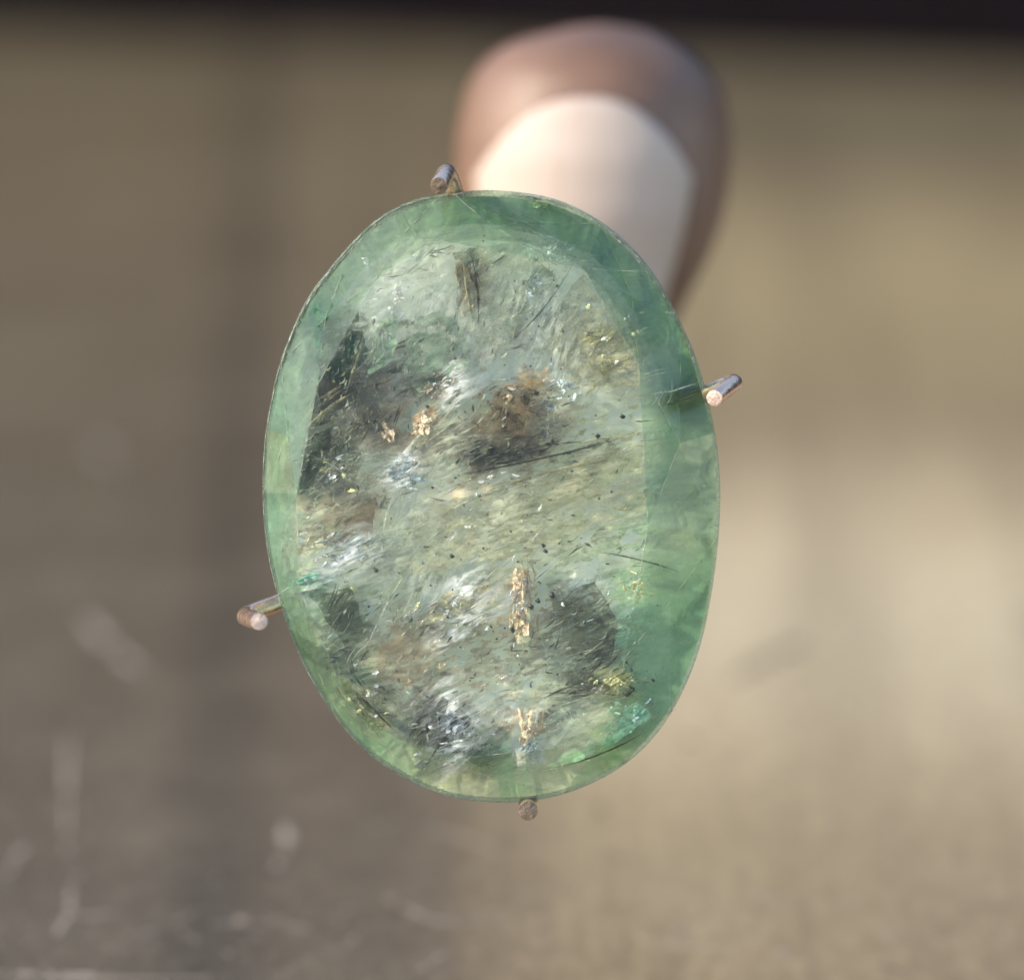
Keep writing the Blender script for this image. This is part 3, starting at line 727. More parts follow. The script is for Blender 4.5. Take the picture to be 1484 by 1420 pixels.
# hand-placed splinters: x, y, length, width, direction in degrees (up-right positive), material
for x, y, l, w, a, mt in [
    (578,430,34,9,75,M_FEATHER),(575,455,40,8,80,M_WHITE),(556,490,70,16,82,M_FEATHER),(545,520,28,12,60,M_FEATHER),(513,545,60,5,72,M_FEATHER_Y),(490,570,60,7,38,M_FEATHER_Y),(470,605,34,9,70,M_FEATHER_Y),(508,590,50,4,80,M_FEATHER),
    (672,395,60,5,-82,M_FEATHER_Y),(684,400,66,6,-80,M_BROWN),(678,440,50,5,-85,M_FEATHER_Y),(690,300,90,3,-30,M_FEATHER),(600,390,50,6,38,M_FEATHER),(620,365,40,4,40,M_FEATHER),
    (770,345,80,9,-28,M_FEATHER),(745,325,90,3,-32,M_FEATHER),(800,370,40,8,-40,M_WHITE),(845,383,22,8,-5,M_YELLOW),(752,308,14,5,-30,M_ICE),
    (700,660,120,8,22,M_FEATHER),(690,690,160,5,20,M_FEATHER_Y),(660,620,120,7,45,M_FEATHER),(640,600,80,5,50,M_FEATHER),(640,680,130,6,30,M_FEATHER),(740,700,150,5,15,M_FEATHER_Y),(800,690,140,4,14,M_FEATHER_Y),(860,665,110,4,12,M_FEATHER_Y),(880,700,120,3,12,M_FEATHER),
    (500,690,90,5,-35,M_FEATHER),(470,640,70,4,-38,M_FEATHER),(540,665,90,6,15,M_FEATHER),(540,690,110,5,5,M_FEATHER),(460,715,60,5,18,M_FEATHER),(500,740,120,7,22,M_FEATHER),(560,730,80,5,60,M_FEATHER),
    (490,790,110,8,8,M_ICE),(500,805,120,9,6,M_FEATHER),(480,822,90,7,4,M_WHITE),(520,800,90,6,25,M_FEATHER),(540,782,80,6,14,M_ICE),(450,842,60,12,14,M_MINT),(440,855,80,3,16,M_WHITE),(475,770,60,5,40,M_FEATHER),
    (640,885,120,9,32,M_FEATHER),(625,880,70,10,36,M_WHITE),(680,870,110,8,25,M_FEATHER),(700,850,90,5,35,M_FEATHER),(720,830,70,5,40,M_FEATHER),(590,880,80,5,60,M_FEATHER),(560,870,100,6,70,M_FEATHER),(600,790,120,5,30,M_FEATHER),
    (500,910,90,6,55,M_FEATHER),(520,940,70,6,50,M_FEATHER),(490,945,40,8,20,M_WHITE),(490,925,44,7,40,M_ICE),(540,1000,90,7,-45,M_FEATHER_Y),(550,1030,80,6,-40,M_FEATHER),(560,1040,60,5,-45,M_YELLOW),(560,985,60,6,-50,M_FEATHER),
    (640,1045,60,10,50,M_WHITE),(660,1040,70,9,60,M_WHITE),(690,1030,80,6,35,M_FEATHER),(700,1065,70,6,20,M_FEATHER),(620,1080,60,7,60,M_FEATHER),(630,1105,60,8,30,M_FEATHER),(610,1110,30,9,40,M_WHITE),(720,1105,90,5,20,M_FEATHER),
    (760,830,60,10,-80,M_PEACH),(748,855,70,16,88,M_PEACH),(755,900,70,16,80,M_PEACH),(766,930,60,9,85,M_FEATHER),(770,1040,50,16,78,M_PEACH),(762,1070,36,12,70,M_PEACH),(770,1085,40,20,60,M_ICE),(745,1090,30,9,80,M_WHITE),
    (880,988,60,14,25,M_YELLOW),(892,975,40,14,40,M_YELLOW),(900,1010,90,5,22,M_FEATHER),(860,1045,120,5,18,M_FEATHER),(880,1060,100,6,20,M_MINT),(915,1035,70,20,38,M_MINT),(900,1055,60,14,35,M_MINT),(935,1015,40,7,50,M_ICE),
    (850,850,70,9,25,M_ICE),(870,870,60,7,35,M_FEATHER),(800,900,90,6,30,M_FEATHER),(840,900,80,6,35,M_FEATHER),(860,940,90,5,25,M_FEATHER),(820,1010,110,6,12,M_FEATHER),(930,545,80,5,15,M_FEATHER),(985,560,90,4,14,M_FEATHER),(965,575,60,6,60,M_FEATHER),
    (870,490,60,9,50,M_YELLOW),(885,510,50,8,40,M_FEATHER_Y),(900,530,40,7,-50,M_YELLOW),(850,480,50,8,-30,M_FEATHER_Y),(880,530,60,7,10,M_FEATHER_Y),(910,560,60,6,60,M_FEATHER),(860,560,50,7,40,M_YELLOW),(895,470,50,6,-55,M_FEATHER),
    (760,450,90,5,60,M_FEATHER),(790,460,80,6,55,M_FEATHER),(740,480,70,5,65,M_FEATHER),(820,470,80,4,45,M_FEATHER),(780,400,50,6,60,M_ICE),(770,420,20,9,50,M_ICE),(795,395,24,7,40,M_FEATHER),(720,500,60,5,80,M_FEATHER_Y),
    (760,565,60,5,35,M_FEATHER_Y),(790,585,60,6,20,M_ICE),(810,560,50,7,30,M_ICE),(740,610,60,5,80,M_BROWN),(725,600,50,6,70,M_BROWN),(745,640,40,5,60,M_FEATHER_Y),(700,600,90,5,50,M_FEATHER),
    (725,665,90,10,14,M_DARKF),(690,665,50,14,30,M_DARKF),(770,650,80,6,10,M_DARKF),(830,640,60,4,12,M_DARKF),(570,600,70,8,70,M_DARKF),(520,620,80,9,60,M_DARKF),(485,545,60,26,80,M_DARKF),(500,500,60,22,70,M_GREEND),(455,680,70,14,75,M_DARKF),(640,1070,40,12,40,M_DARKF),(690,1095,70,12,-30,M_DARKF),(600,1050,60,12,60,M_DARKF),(835,1000,100,12,8,M_DARKF),(870,960,80,12,30,M_DARKF),(820,870,90,9,22,M_DARKF),(490,870,70,16,70,M_DARKF),(520,985,60,9,-45,M_DARKF),(900,1003,60,10,10,M_DARKF),(1000,570,70,8,18,M_GREEND),(960,585,40,10,10,M_GREEND),(905,585,30,5,-60,M_FEATHER)]:
    z = {M_DARKF: .02, M_GREEND: .02}.get(mt, rg.uniform(.03, .06))
    if math.hypot(x - CX, y - CY) / rad(math.atan2(y - CY, x - CX)) > .85: z = -0.0
    nm = 'dark_sliver' if mt in (M_DARKF, M_GREEND) else 'feather_inclusion'  # dark slivers fill patches where the pavilion reflects dark
    # each feather or dark sliver is a bundle of ragged fibres
    mb = MB(); k = 2 + int(w / 4)
    if nm == 'dark_sliver': w *= .6
    for q in range(k):
        off = rg.uniform(-.5, .5) * w * 1.5; ar = math.radians(a)
        mb.add(*sliver(x + off * math.sin(ar) + rg.uniform(-.2, .2) * l, y + off * math.cos(ar) + rg.uniform(-2, 2), l * rg.uniform(.35, .9), max(1.0, w * rg.uniform(.15, .45)), ar + rg.gauss(0, .14), z + rg.uniform(-.008, .008), rg.uniform(-.5, .5), rg))
    mb.build(nm, mt, gem)
# larger bright flakes
for x, y, rx, ry, a, mt in [(655,556,18,8,35,M_WHITE),(638,572,16,9,35,M_PEACH),(610,615,14,20,20,M_PEACH),(583,672,11,9,0,M_ICE),(570,690,14,10,20,M_ICE),(590,660,8,6,20,M_WHITE),(470,680,7,4,20,M_YELLOW),(480,690,6,4,50,M_WHITE),(458,835,12,6,15,M_MINT),(512,852,5,4,0,M_YELLOW),(748,845,11,20,0,M_PEACH),(755,898,10,24,5,M_PEACH),(765,1050,10,22,5,M_PEACH),(772,1082,14,10,0,M_ICE),(655,1055,14,9,40,M_WHITE),(640,882,8,5,30,M_WHITE),(605,880,8,5,30,M_YELLOW),(888,985,22,9,25,M_YELLOW),(866,998,10,4,30,M_WHITE),(922,1035,20,12,30,M_MINT),(795,365,14,6,-30,M_WHITE),(812,378,10,5,-20,M_ICE),(778,408,8,8,0,M_ICE),(768,425,6,8,0,M_ICE),(562,630,8,14,20,M_PEACH),(740,582,12,8,40,M_PEACH),(815,560,10,8,0,M_ICE),(800,590,9,9,0,M_ICE),(920,845,9,8,0,M_YELLOW),(925,860,6,8,0,M_YELLOW),(578,425,6,10,10,M_WHITE),(595,700,20,8,10,M_ICE),(460,935,4,4,0,M_YELLOW),(640,965,5,5,0,M_PEACH),(595,990,7,6,0,M_PEACH),(610,1110,9,5,30,M_WHITE),(780,298,14,4,-8,M_YELLOW),(970,455,6,4,-30,M_WHITE)]:
    r = math.hypot(x - CX, y - CY) / rad(math.atan2(y - CY, x - CX))
    mb = MB()
    for q in range(9):
        mb.add(*flake(x + rg.gauss(0, rx * .5), y + rg.gauss(0, ry * .5), rx * rg.uniform(.15, .5), ry * rg.uniform(.15, .5), math.radians(a) + rg.gauss(0, .2), (.055 if r < .8 else .0) + rg.uniform(-.01, .01), rg, 9, .5, 1.0))
    mb.build('flake_inclusion', mt, gem)
# countless fine needles in the cloudy zone
def inside(x, y, k=.97): return math.hypot(x - CX, y - CY) / rad(math.atan2(y - CY, x - CX)) < k
for mt, cnt, nm in ((M_FEATHER, 120, 'fine_needles'), (M_FEATHER_Y, 50, 'fine_needles'), (M_DARKF, 90, 'fine_cracks')):
    mb = MB(); k = 0
    while k < cnt:
        x, y = rg.uniform(430, 940), rg.uniform(360, 1110)
        a = math.atan2(y - CY, x - CX); rr = math.hypot(x - CX, y - CY) / rad(a)
        if rr > TF[int((a + math.pi) / (2 * math.pi) * 360)] * .98: continue
        dens = noise.noise(Vector((x / 50, y / 50, 7 if mt is not M_DARKF else 2))) 
        if dens < rg.uniform(-.5, .5): continue
        fld = R(22) + 1.3 * noise.noise(Vector((x / 130, y / 130, 4)))
        mb.add(*sliver(x, y, rg.uniform(6, 34) , rg.uniform(.8, 2.6), fld + rg.gauss(0, .25), rg.uniform(.015, .05), rg.uniform(-.25, .25), rg)); k += 1
    o = mb.build(nm, mt, gem); o['kind'] = 'stuff'
# thin wispy veils hanging at different depths, each a curved sheet
def mat_veil(name, col, rot, sc=(1, 4, 1), amount=.6):
    m = Nodes(name); tc = m.n('ShaderNodeTexCoord')
    v = m.coords(scale=sc, rot=(0, 0, rot))
    nz = m.noise(v, 16, 9, .72, .6)
    vl = m.n('ShaderNodeVectorMath', operation='DISTANCE'); m.l(tc.outputs['Generated'], vl.inputs[0]); vl.inputs[1].default_value = (.5, .5, .5)
    fall = m.ramp(vl.outputs['Value'], [(0.12, 1.0), (0.5, 0.0)])
    al = m.math('MULTIPLY', m.math('MULTIPLY', m.ramp(nz, [(0.44, 0.0), (0.58, 1.0)]), fall), amount)
    b = m.n('ShaderNodeBsdfPrincipled'); b.inputs['Base Color'].default_value = (*col, 1); b.inputs['Roughness'].default_value = .3
    m.l(m.bump(nz, .6, .03), b.inputs['Normal']); m.l(al, b.inputs['Alpha'])
    return m.done(b.outputs[0])
VA = mat_veil('pale_green_veil', lin(222, 222, 190), -.33)
VB = mat_veil('straw_veil', lin(216, 208, 168), -.25)
VC = mat_veil('steep_veil', lin(222, 226, 208), -1.2)
VD = mat_veil('white_veil', lin(252, 250, 244), -.5, amount=.95)
VE = mat_veil('dark_reflection_veil', lin(46, 44, 32), -.4, amount=.55)  # dark veils imitate dark pavilion reflections
VF = mat_veil('brown_veil', lin(150, 116, 66), -1.0, amount=.55)
for x, y, w, h, a, z, mt in [(700,745,360,110,18,.05,VA),(560,800,240,120,12,.045,VA),(500,800,170,80,8,.06,VD),(660,880,230,90,32,.055,VD),(820,690,240,90,14,.05,VB),(640,640,190,120,42,.06,VA),
    (780,480,230,200,55,.05,VC),(650,470,200,200,75,.045,VC),(880,520,120,170,60,.055,VB),(650,1050,190,110,45,.05,VD),(560,960,180,120,-40,.05,VB),(850,1040,200,80,20,.05,VA),
    (600,800,120,300,20,.04,VC),(760,600,200,110,20,.07,VE),(700,655,200,60,18,.068,VE),(500,560,110,220,-10,.05,VE),(480,660,80,150,-10,.05,VE),(850,930,170,170,35,.05,VE),(740,595,90,90,60,.065,VF),(630,1060,160,110,40,.052,VE),(840,995,140,50,8,.055,VE),(490,890,90,150,-30,.05,VE),(690,400,70,120,5,.05,VF),(655,560,110,60,35,.07,VD),(580,680,110,60,10,.07,VD)]:
    ar = math.radians(a); N_ = 14; vs = []; fs = []
    for j in range(N_ + 1):
        for i in range(N_ + 1):
            u, v = -1 + 2 * i / N_, -1 + 2 * j / N_
            X, Y = u * w / 2, v * h / 2
            vs.append(G(x + X * math.cos(ar) + Y * math.sin(ar), y - X * math.sin(ar) + Y * math.cos(ar), z + .012 * math.sin(2.2 * u + v) - .006 * v * u))
    for j in range(N_):
        for i in range(N_):
            q = j * (N_ + 1) + i; fs.append((q, q + N_ + 1, q + N_ + 2, q + 1))
    mesh_obj('dark_reflection_veil' if mt is VE else 'veil_inclusion', vs, fs, mt, gem, True)
# pale slivers painting faint highlights along some facet edges
mb = MB()
def px_of(v): return (v.x / S + CX, CY - v.y / S)
for i in range(NT):
    for A_, B_ in ((Tv[i], Mv[i]), (Tv[i], Mv[i - 1]), (Mv[i], opt(TA[i], 1.0, ZG)), (Mv[i - 1], opt(TA[i], 1.0, ZG)), (Tv[i], Tv[(i + 1) % NT])):
        for q in range(5):
            if rg.random() < .45: continue
            t = (q + rg.uniform(.2, .8)) / 5; P_ = A_ * (1 - t) + B_ * t; x, y = px_of(P_); xa, ya = px_of(A_); xb, yb = px_of(B_)
            mb.add(*sliver(x, y, math.hypot(xb - xa, yb - ya) / 5 * rg.uniform(.6, 1.3), rg.uniform(.5, 1.3), math.atan2(-(yb - ya), xb - xa), P_.z - .003, 0, rg))
o = mb.build('edge_highlights', M_FEATHER, gem); o['kind'] = 'stuff'
# tinted plates imitating internal reflections, with sharp straight edges, lying at slightly different slants
def mat_plate(name, col, a0=.25, a1=.75):
    m = Nodes(name); b = m.n('ShaderNodeBsdfPrincipled')
    v = m.coords(scale=(1, 3, 1), rot=(0, 0, -.36)); nz = m.noise(v, 18, 9, .72, .4); n2 = m.noise(m.coords(scale=(1, 1.6, 1), rot=(0, 0, -.5)), 26, 9, .75)
    m.l(m.mix(m.ramp(nz, [(0.36, 0.0), (0.64, 1.0)]), tuple(c * .45 for c in col), tuple(min(1, c * 1.7) for c in col)), b.inputs['Base Color'])
    b.inputs['Roughness'].default_value = .35; b.inputs['Specular IOR Level'].default_value = .06
    m.l(m.bump(nz, .3, .02), b.inputs['Normal']); m.l(m.ramp(n2, [(0.44, a0 * .2), (0.54, a1)]), b.inputs['Alpha'])
    return m.done(b.outputs[0])
for pi, (pts, c, a1) in enumerate([
    ([(668,362),(745,352),(805,400),(742,505),(690,500)], (150,165,148), .5), ([(842,402),(915,482),(926,560),(832,560),(780,480)], (152,158,138), .5),
    ([(590,470),(665,440),(682,540),(610,572),(585,540)], (128,148,132), .6), ([(548,468),(578,458),(572,520),(532,548)], (168,192,170), .9),
    ([(466,468),(520,448),(532,520),(500,552),(468,548)], (34,60,46), .7), ([(462,520),(512,522),(500,600),(464,618)], (44,42,32), .75), ([(455,446),(486,462),(470,500),(462,530)], (48,118,80), .9),
    ([(520,540),(604,545),(592,636),(545,655),(528,620)], (90,82,68), .35), ([(458,628),(486,616),(470,690),(438,716)], (46,52,40), .9), ([(590,548),(640,535),(655,560),(612,610)], (92,92,84), .7),
    ([(656,368),(694,362),(690,432),(674,462)], (118,108,76), .7), ([(600,742),(932,640),(936,742),(790,790),(600,835)], (170,174,148), .3),
    ([(450,862),(510,850),(532,912),(500,935)], (76,84,64), .8), ([(800,872),(862,842),(896,900),(884,958),(832,950)], (88,94,78), .75), ([(838,972),(900,985),(850,1002),(818,992)], (66,72,58), .85),
    ([(498,978),(562,1046),(548,1066),(486,1000)], (90,98,64), .7), ([(642,1008),(602,1082),(662,1092),(684,1040)], (80,82,64), .8), ([(822,1106),(892,1042),(926,1008),(944,1036),(884,1082)], (140,205,178), .35),
    ([(790,1112),(832,1082),(856,1102)], (150,198,158), .7), ([(640,862),(765,828),(706,880),(600,908)], (190,188,160), .6), ([(690,640),(790,628),(770,664),(680,688)], (58,50,38), .5),
    ([(716,560),(772,548),(760,640),(712,632)], (150,124,84), .4), ([(660,1085),(720,1095),(700,1112)], (74,92,70), .8), ([(470,730),(545,720),(540,785),(470,800)], (138,124,104), .6), ([(560,905),(650,900),(610,990),(540,985)], (140,128,106), .4),
    ([(738,830),(762,826),(766,868),(742,880)], (252,228,190), .95), ([(744,886),(768,882),(770,926),(750,932)], (236,208,172), .9), ([(753,1030),(781,1028),(774,1072),(756,1066)], (250,222,186), .95), ([(745,1082),(782,1078),(790,1100),(750,1108)], (214,224,208), .7),
    ([(640,1036),(676,1044),(664,1072),(642,1064)], (244,242,228), .95), ([(632,576),(668,544),(680,552),(642,594)], (246,226,204), .95), ([(598,604),(626,584),(640,600),(600,642)], (184,156,130), .8), ([(862,998),(900,968),(914,975),(890,992)], (240,232,160), .95),
    ([(568,668),(598,658),(602,690),(574,696)], (206,220,220), .85), ([(440,838),(492,826),(500,838),(450,852)], (196,232,212), .85), ([(750,545),(790,530),(800,552),(765,575)], (196,176,140), .6), ([(840,480),(905,470),(915,530),(860,545)], (186,186,140), .5)]):
    ccx = sum(p[0] for p in pts) / len(pts); ccy = sum(p[1] for p in pts) / len(pts)
    tx, ty = rg.uniform(-.1, .1), rg.uniform(-.1, .1); ring = []
    for a, b in zip(pts, pts[1:] + pts[:1]):                          # slightly chipped edges
        L_ = math.hypot(b[0] - a[0], b[1] - a[1]); k = max(2, int(L_ / 9))
        for q in range(k):
            t = q / k; ring.append((a[0] + (b[0] - a[0]) * t + (rg.gauss(0, 1.6) if q else 0), a[1] + (b[1] - a[1]) * t + (rg.gauss(0, 1.6) if q else 0)))
    z0 = .042 + .002 * (pi % 5); n = len(ring); vs = []
    for dz in (.003, -.003):
        vs += [G(x, y, z0 + dz + (tx * (x - ccx) + ty * (y - ccy)) * S) for x, y in ring]
    vs += [G(ccx, ccy, z0 + .003), G(ccx, ccy, z0 - .003)]
    fs = []
    for q in range(n):
        q2 = (q + 1) % n; fs += [(2 * n, q2, q), (2 * n + 1, n + q, n + q2), (q, q2, n + q2, n + q)]
    mesh_obj('reflection_plate', vs, fs, mat_plate('reflection_plate_tint', tuple(u * w_ for u, w_ in zip(lin(*c), (1.12, 1.0, .85))), a1 * .3, a1 * (.72 if max(c) < 110 else 1)), gem)
# long healed cracks that cross the stone as single thin lines
for x, y, l, w, a, mt in [(790,662,240,3.2,13,M_DARKF),(785,690,230,3.5,15,M_FEATHER_Y),(720,714,180,4,18,M_FEATHER),(600,640,150,4,48,M_FEATHER),(645,605,130,3.5,50,M_FEATHER_Y),(482,590,95,3.5,36,M_FEATHER_Y),(512,540,75,3,72,M_FEATHER_Y),
    (735,335,220,2.2,-32,M_FEATHER),(690,420,120,3,-84,M_DARKF),(676,415,100,3,-82,M_FEATHER_Y),(560,765,110,3,80,M_FEATHER),(885,392,100,2,-4,M_FEATHER),(925,812,120,2.5,-14,M_DARKF),(860,1092,150,2.6,20,M_DARKF),(545,1030,90,3.5,-45,M_DARKF),
    (610,375,110,2.5,40,M_FEATHER),(790,440,150,3,52,M_DARKF),(560,880,120,3,62,M_FEATHER),(500,690,120,3,-36,M_FEATHER),(700,890,160,3,24,M_FEATHER),(860,640,110,2.5,12,M_FEATHER_Y),(975,565,80,3,14,M_FEATHER),(445,845,90,3,16,M_FEATHER),(640,1075,80,3,55,M_DARKF)]:
    put('healed_crack', sliver(x, y, l, w, R(a), .055, rg.uniform(-.25, .25), rg), mt)
# mirror-bright flecks: added and tilted to glint in the sun
for x0, y0, rx, ry, n_, mts in [(490,800,55,22,16,(M_WHITE,M_ICE)),(640,888,60,20,16,(M_WHITE,M_YELLOW)),(655,1052,34,26,14,(M_WHITE,)),(580,682,26,16,10,(M_ICE,M_WHITE)),(650,560,24,16,10,(M_WHITE,M_PEACH)),(576,445,12,26,7,(M_WHITE,)),
    (870,500,36,36,12,(M_YELLOW,M_WHITE)),(800,368,34,12,9,(M_WHITE,M_ICE)),(752,868,8,44,10,(M_PEACH,M_WHITE)),(768,1062,10,30,10,(M_PEACH,M_WHITE)),(890,985,26,9,9,(M_YELLOW,)),(530,1010,44,40,14,(M_YELLOW,M_WHITE)),(690,760,150,60,14,(M_WHITE,)),
    (480,690,30,30,7,(M_YELLOW,M_WHITE)),(800,570,60,30,10,(M_ICE,M_WHITE)),(620,1105,40,14,9,(M_WHITE,)),(820,300,70,8,7,(M_YELLOW,M_WHITE)),(925,850,12,16,5,(M_YELLOW,)),(520,380,40,30,6,(M_WHITE,)),(455,930,20,50,7,(M_YELLOW,M_WHITE)),(910,1030,30,14,8,(M_MINT,M_ICE)),(440,800,10,60,5,(M_ICE,))]:
    for mt in mts:
        mb = MB()
        for k in range(n_ // len(mts) + 1):
            x, y = x0 + rg.gauss(0, rx * .6), y0 + rg.gauss(0, ry * .6)
            if not inside(x, y, .93): continue
            mb.add(*flake(x, y, rg.uniform(1.5, 6), rg.uniform(1, 2.8), R(25) + rg.gauss(0, .5), .062, rg, 7, .5, 1.0))
        o = mb.build('added_glint_flecks', mt, gem); o['kind'] = 'stuff'
# dense little clusters of broken fibres
for x0, y0, rx, ry, dg, sdv, lst in [
    (745,590,48,34,45,1.0,((M_DARKF,90),(M_FEATHER_Y,45),(M_BROWN,60))), (735,656,72,11,12,.35,((M_DARKF,110),(M_FEATHER_Y,20))), (820,640,60,6,12,.3,((M_DARKF,30),)),
    (515,560,50,70,60,.4,((M_DARKF,130),(M_FEATHER,60),(M_FEATHER_Y,50))), (870,510,46,48,40,.9,((M_FEATHER_Y,90),(M_YELLOW,25))), (490,800,60,28,10,.3,((M_WHITE,60),(M_FEATHER,60))),
    (640,890,70,22,30,.3,((M_WHITE,50),(M_FEATHER,40))), (660,1050,48,34,50,.5,((M_WHITE,50),(M_DARKF,60))), (540,1010,45,45,-45,.4,((M_FEATHER_Y,50),(M_DARKF,60))),
    (860,920,56,56,30,.5,((M_DARKF,120),(M_ICE,25))), (582,680,34,18,15,.6,((M_ICE,30),(M_WHITE,25))), (650,560,28,16,35,.4,((M_WHITE,30),(M_PEACH,25))),
    (750,880,13,58,82,.5,((M_PEACH,26),(M_WHITE,20))), (766,1058,13,34,75,.5,((M_PEACH,16),(M_WHITE,16))), (895,990,38,13,20,.4,((M_YELLOW,25),(M_DARKF,35))),
    (905,1048,44,18,38,.3,((M_MINT,40),)), (600,480,60,60,75,.6,((M_FEATHER,40),(M_DARKF,40))), (785,400,50,46,55,.7,((M_ICE,28),(M_FEATHER,36),(M_DARKF,16))),
    (560,900,80,55,55,.5,((M_FEATHER,60),(M_DARKF,40))), (700,750,160,60,18,.3,((M_FEATHER,110),(M_DARKF,50))), (820,720,110,80,14,.4,((M_FEATHER_Y,60),(M_DARKF,50))), (680,640,60,50,48,.4,((M_FEATHER,60),(M_DARKF,20))),
    (480,650,36,70,60,.6,((M_DARKF,70),(M_FEATHER,30))), (690,960,120,50,20,.6,((M_FEATHER,60),(M_DARKF,60),(M_PEACH,8))), (900,850,20,20,40,1.0,((M_YELLOW,14),)), (680,420,20,50,-82,.3,((M_BROWN,20),(M_FEATHER_Y,26))), (760,480,100,70,60,.5,((M_FEATHER,50),(M_DARKF,40)))]:
    for mt, cnt in lst:
        mb = MB()
        for k in range(int(cnt * (.22 if mt is M_DARKF and x0 not in (745, 735) else .3 if mt is M_BROWN else .5))):
            x, y = x0 + rg.gauss(0, rx * .6), y0 + rg.gauss(0, ry * .6)
            if not inside(x, y, .93): continue
            mb.add(*sliver(x, y, rg.uniform(4, 15), rg.uniform(.8, 3.6), R(dg) + rg.gauss(0, sdv), rg.uniform(.05, .075), rg.uniform(-1, 1), rg))
        o = mb.build('fibre_cluster', mt, gem); o['kind'] = 'stuff'
# black mineral grains
def blob(mb, x, y, r, z):
    vs = []
    for b in [(1,0,0),(-1,0,0),(0,1,0),(0,-1,0),(0,0,1),(0,0,-1),(.7,.7,0),(-.7,-.7,0)]:
        k = rg.uniform(.6, 1.4)
        c = G(x + b[0] * r * k, y + b[1] * r * k, z + b[2] * r * S * .8); vs.append(c)
    mb.add(vs, [(0,6,4),(6,2,4),(2,1,4),(1,7,4),(7,3,4),(3,0,4),(6,0,5),(2,6,5),(1,2,5),(7,1,5),(3,7,5),(0,3,5)])
for x, y, r in [(866,632,4),(901,603,4),(655,806,3.5),(790,798,4),(787,790,3),(743,912,4),(618,1056,5),(908,1003,6),(912,996,5),(908,960,3),(914,970,4),(945,985,3),(800,640,3),(640,550,3),(545,825,3.5),(780,870,4),(770,878,4),(800,862,5),(660,520,3),(620,590,3),(690,655,8),(712,650,6),(760,580,7),(775,570,5)]:
    mb = MB(); blob(mb, x, y, r, .06); mb.build('black_grain', M_BLACK, gem)
mb = MB()
for k in range(180):
    x, y = rg.gauss(720, 130), rg.gauss(700, 190)
    if inside(x, y, .9): blob(mb, x, y, rg.uniform(.7, 2.0), .06)
o = mb.build('fine_black_grains', M_BLACK, gem); o['kind'] = 'stuff'
# white slivers painting the highlight along the girdle edge
mb = MB()
for k in range(95):
    a = rg.choice([rg.uniform(-2.6, -1.95), rg.uniform(-1.5, -.45), rg.uniform(-1.5, -.45)])
    r = rad(a) * rg.uniform(.986, .999); x, y = CX + r * math.cos(a), CY + r * math.sin(a)
    r1, r2 = rad(a - .02), rad(a + .02)
    tg = math.atan2(-(r2 * math.sin(a + .02) - r1 * math.sin(a - .02)), r2 * math.cos(a + .02) - r1 * math.cos(a - .02))
    mb.add(*sliver(x, y, rg.uniform(3, 24), rg.uniform(.5, 2.2), tg, ZG + .002, 0, rg))
o = mb.build('girdle_highlight', M_WHITE, gem); o['kind'] = 'stuff'
props(gem, 'oval faceted green emerald with cloudy flaws inside, gripped by four wire prongs', 'gemstone')

# ---------------------------------------------------------------- the prong holder
def mat_steel():
    m = Nodes('rosy_steel_wire'); b = m.n('ShaderNodeBsdfPrincipled')
    nz = m.noise(m.coords(), 30, 5, .65)
    m.l(m.mix(nz, lin(208,166,138), lin(250,220,196)), b.inputs['Base Color'])
    b.inputs['Metallic'].default_value = .85; m.l(m.ramp(nz, [(0.3, .16), (0.7, .32)]), b.inputs['Roughness'])
    m.l(m.bump(nz, .15, .01), b.inputs['Normal'])
    return m.done(b.outputs[0])
M_STEEL = mat_steel()
M_CUTD = plain('shaded_wire_end', lin(112,96,80), .55, metal=.35, var=.35, vscale=60, bumps=(90, .6, .01))  # shaded copy of the cut end, shade put into its colour
M_CUT = plain('cut_wire_end', lin(200,176,162), .55, metal=.35, var=.25, vscale=60, bumps=(90, .6, .01))
holder = empty('gem_holder'); holder.matrix_world = Matrix.Translation(gem_loc) @ FRAME.to_4x4()
HUB = Vector((0.02, 0.0, -0.72))
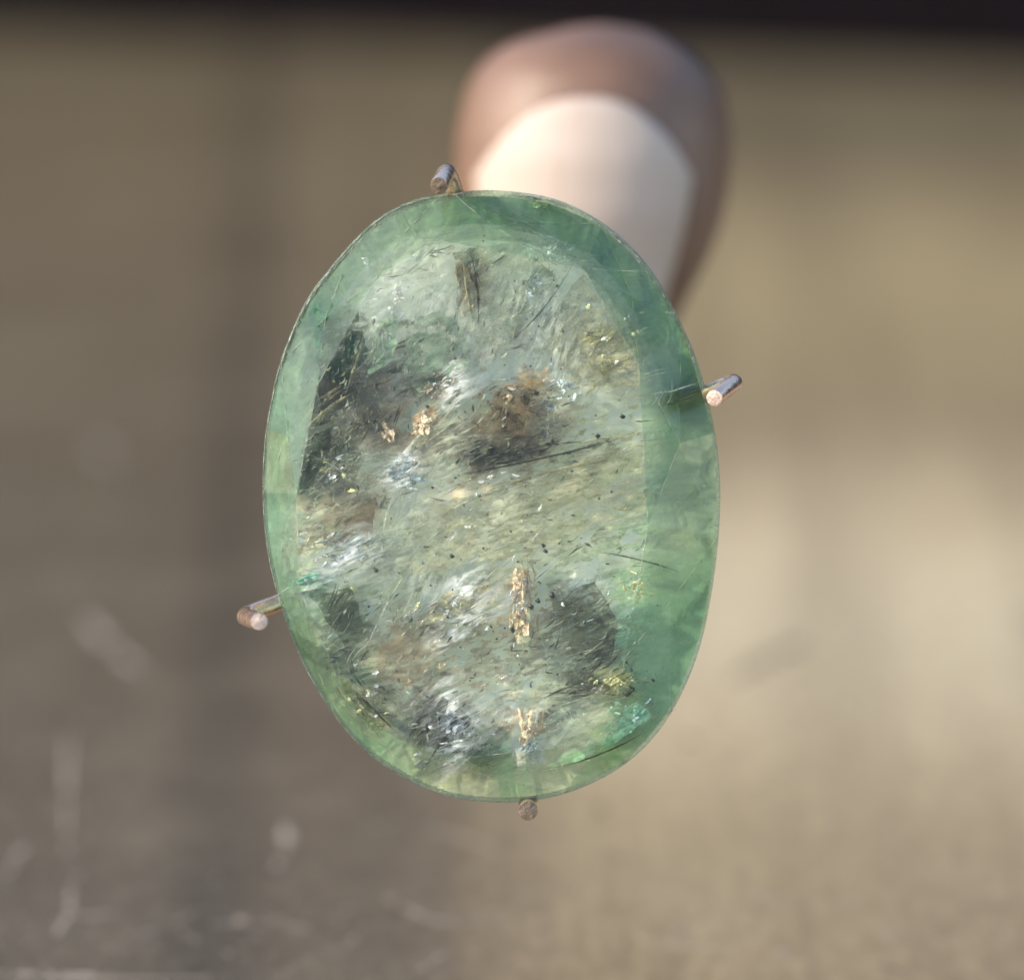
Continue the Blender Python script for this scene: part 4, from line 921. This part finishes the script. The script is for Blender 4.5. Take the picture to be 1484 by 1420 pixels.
def prong(under, elbow, tip, r=14.5, tipz=.16, elz=-.02, under_z=-.10, cut=None):
    rr = r * S
    u = G(*under, under_z); e = G(*elbow, elz); t = G(*tip, tipz)
    out = (G(*elbow) - G(0 + CX, 0 + CY)).normalized()
    back = Vector((u.x * .7, u.y * .7, -0.5))
    pts = [HUB + Vector((out.x * .1, out.y * .1, 0)), back, u + Vector((-out.x * .08, -out.y * .08, -.18)), u]
    # elbow rounded
    c1 = e + (u - e) * .25; c2 = e + (t - e) * .2
    bend = []
    for q in range(1, 7):
        s = q / 7; bend.append(c1 * (1 - s) ** 2 + e * 2 * s * (1 - s) + c2 * s * s)
    path = pts + [c1] + bend + [c2, t - (t - e).normalized() * .006, t]
    rad_ = [rr * .9] * 2 + [rr] * (len(path) - 3) + [rr * .92]
    rad_[-2] = rr
    mb = MB(); mb.add(*tube(path, rad_, 20, cap1=False)); o = mb.build('prong', M_STEEL, holder, True)
    # sawn end face
    d = (t - e).normalized(); a = d.orthogonal().normalized(); b = d.cross(a); vs = [t + d * .003]; 
    for q in range(20):
        an = 2 * math.pi * q / 20; vs.append(t + (a * math.cos(an) + b * math.sin(an)) * rr * .92)
    mesh_obj('cut_end', vs, [(0, 1 + q, 1 + (q + 1) % 20) for q in range(20)], cut or M_CUT, o)
    return o
prong((664, 292), (648, 246), (637, 273), r=13, tipz=.15, cut=M_CUTD)
prong((1012, 575), (1068, 552), (1033, 578), r=13, tipz=.13)
prong((408, 872), (352, 893), (381, 898), r=13, tipz=.26)
prong((766, 1150), (766, 1172), (765, 1171), r=14.5, tipz=.13, cut=M_CUTD)
mb = MB(); mb.add(*tube([Vector((.02, 0, -.66)), Vector((.02, 0, -.72)), Vector((.02, 0, -.95)), Vector((.02, 0.01, -1.0))], [.04, .06, .06, .03], 24)); mb.build('collar', M_STEEL, holder, True)
mb = MB(); mb.add(*tube([Vector((.02, .01, -1.0)), Vector((.03, .10, -1.5))], [.03, .03], 12)); mb.build('rod', M_STEEL, holder, True)
props(holder, 'silvery wire prong holder gripping the edge of the green stone with four bent tips', 'gem holder')
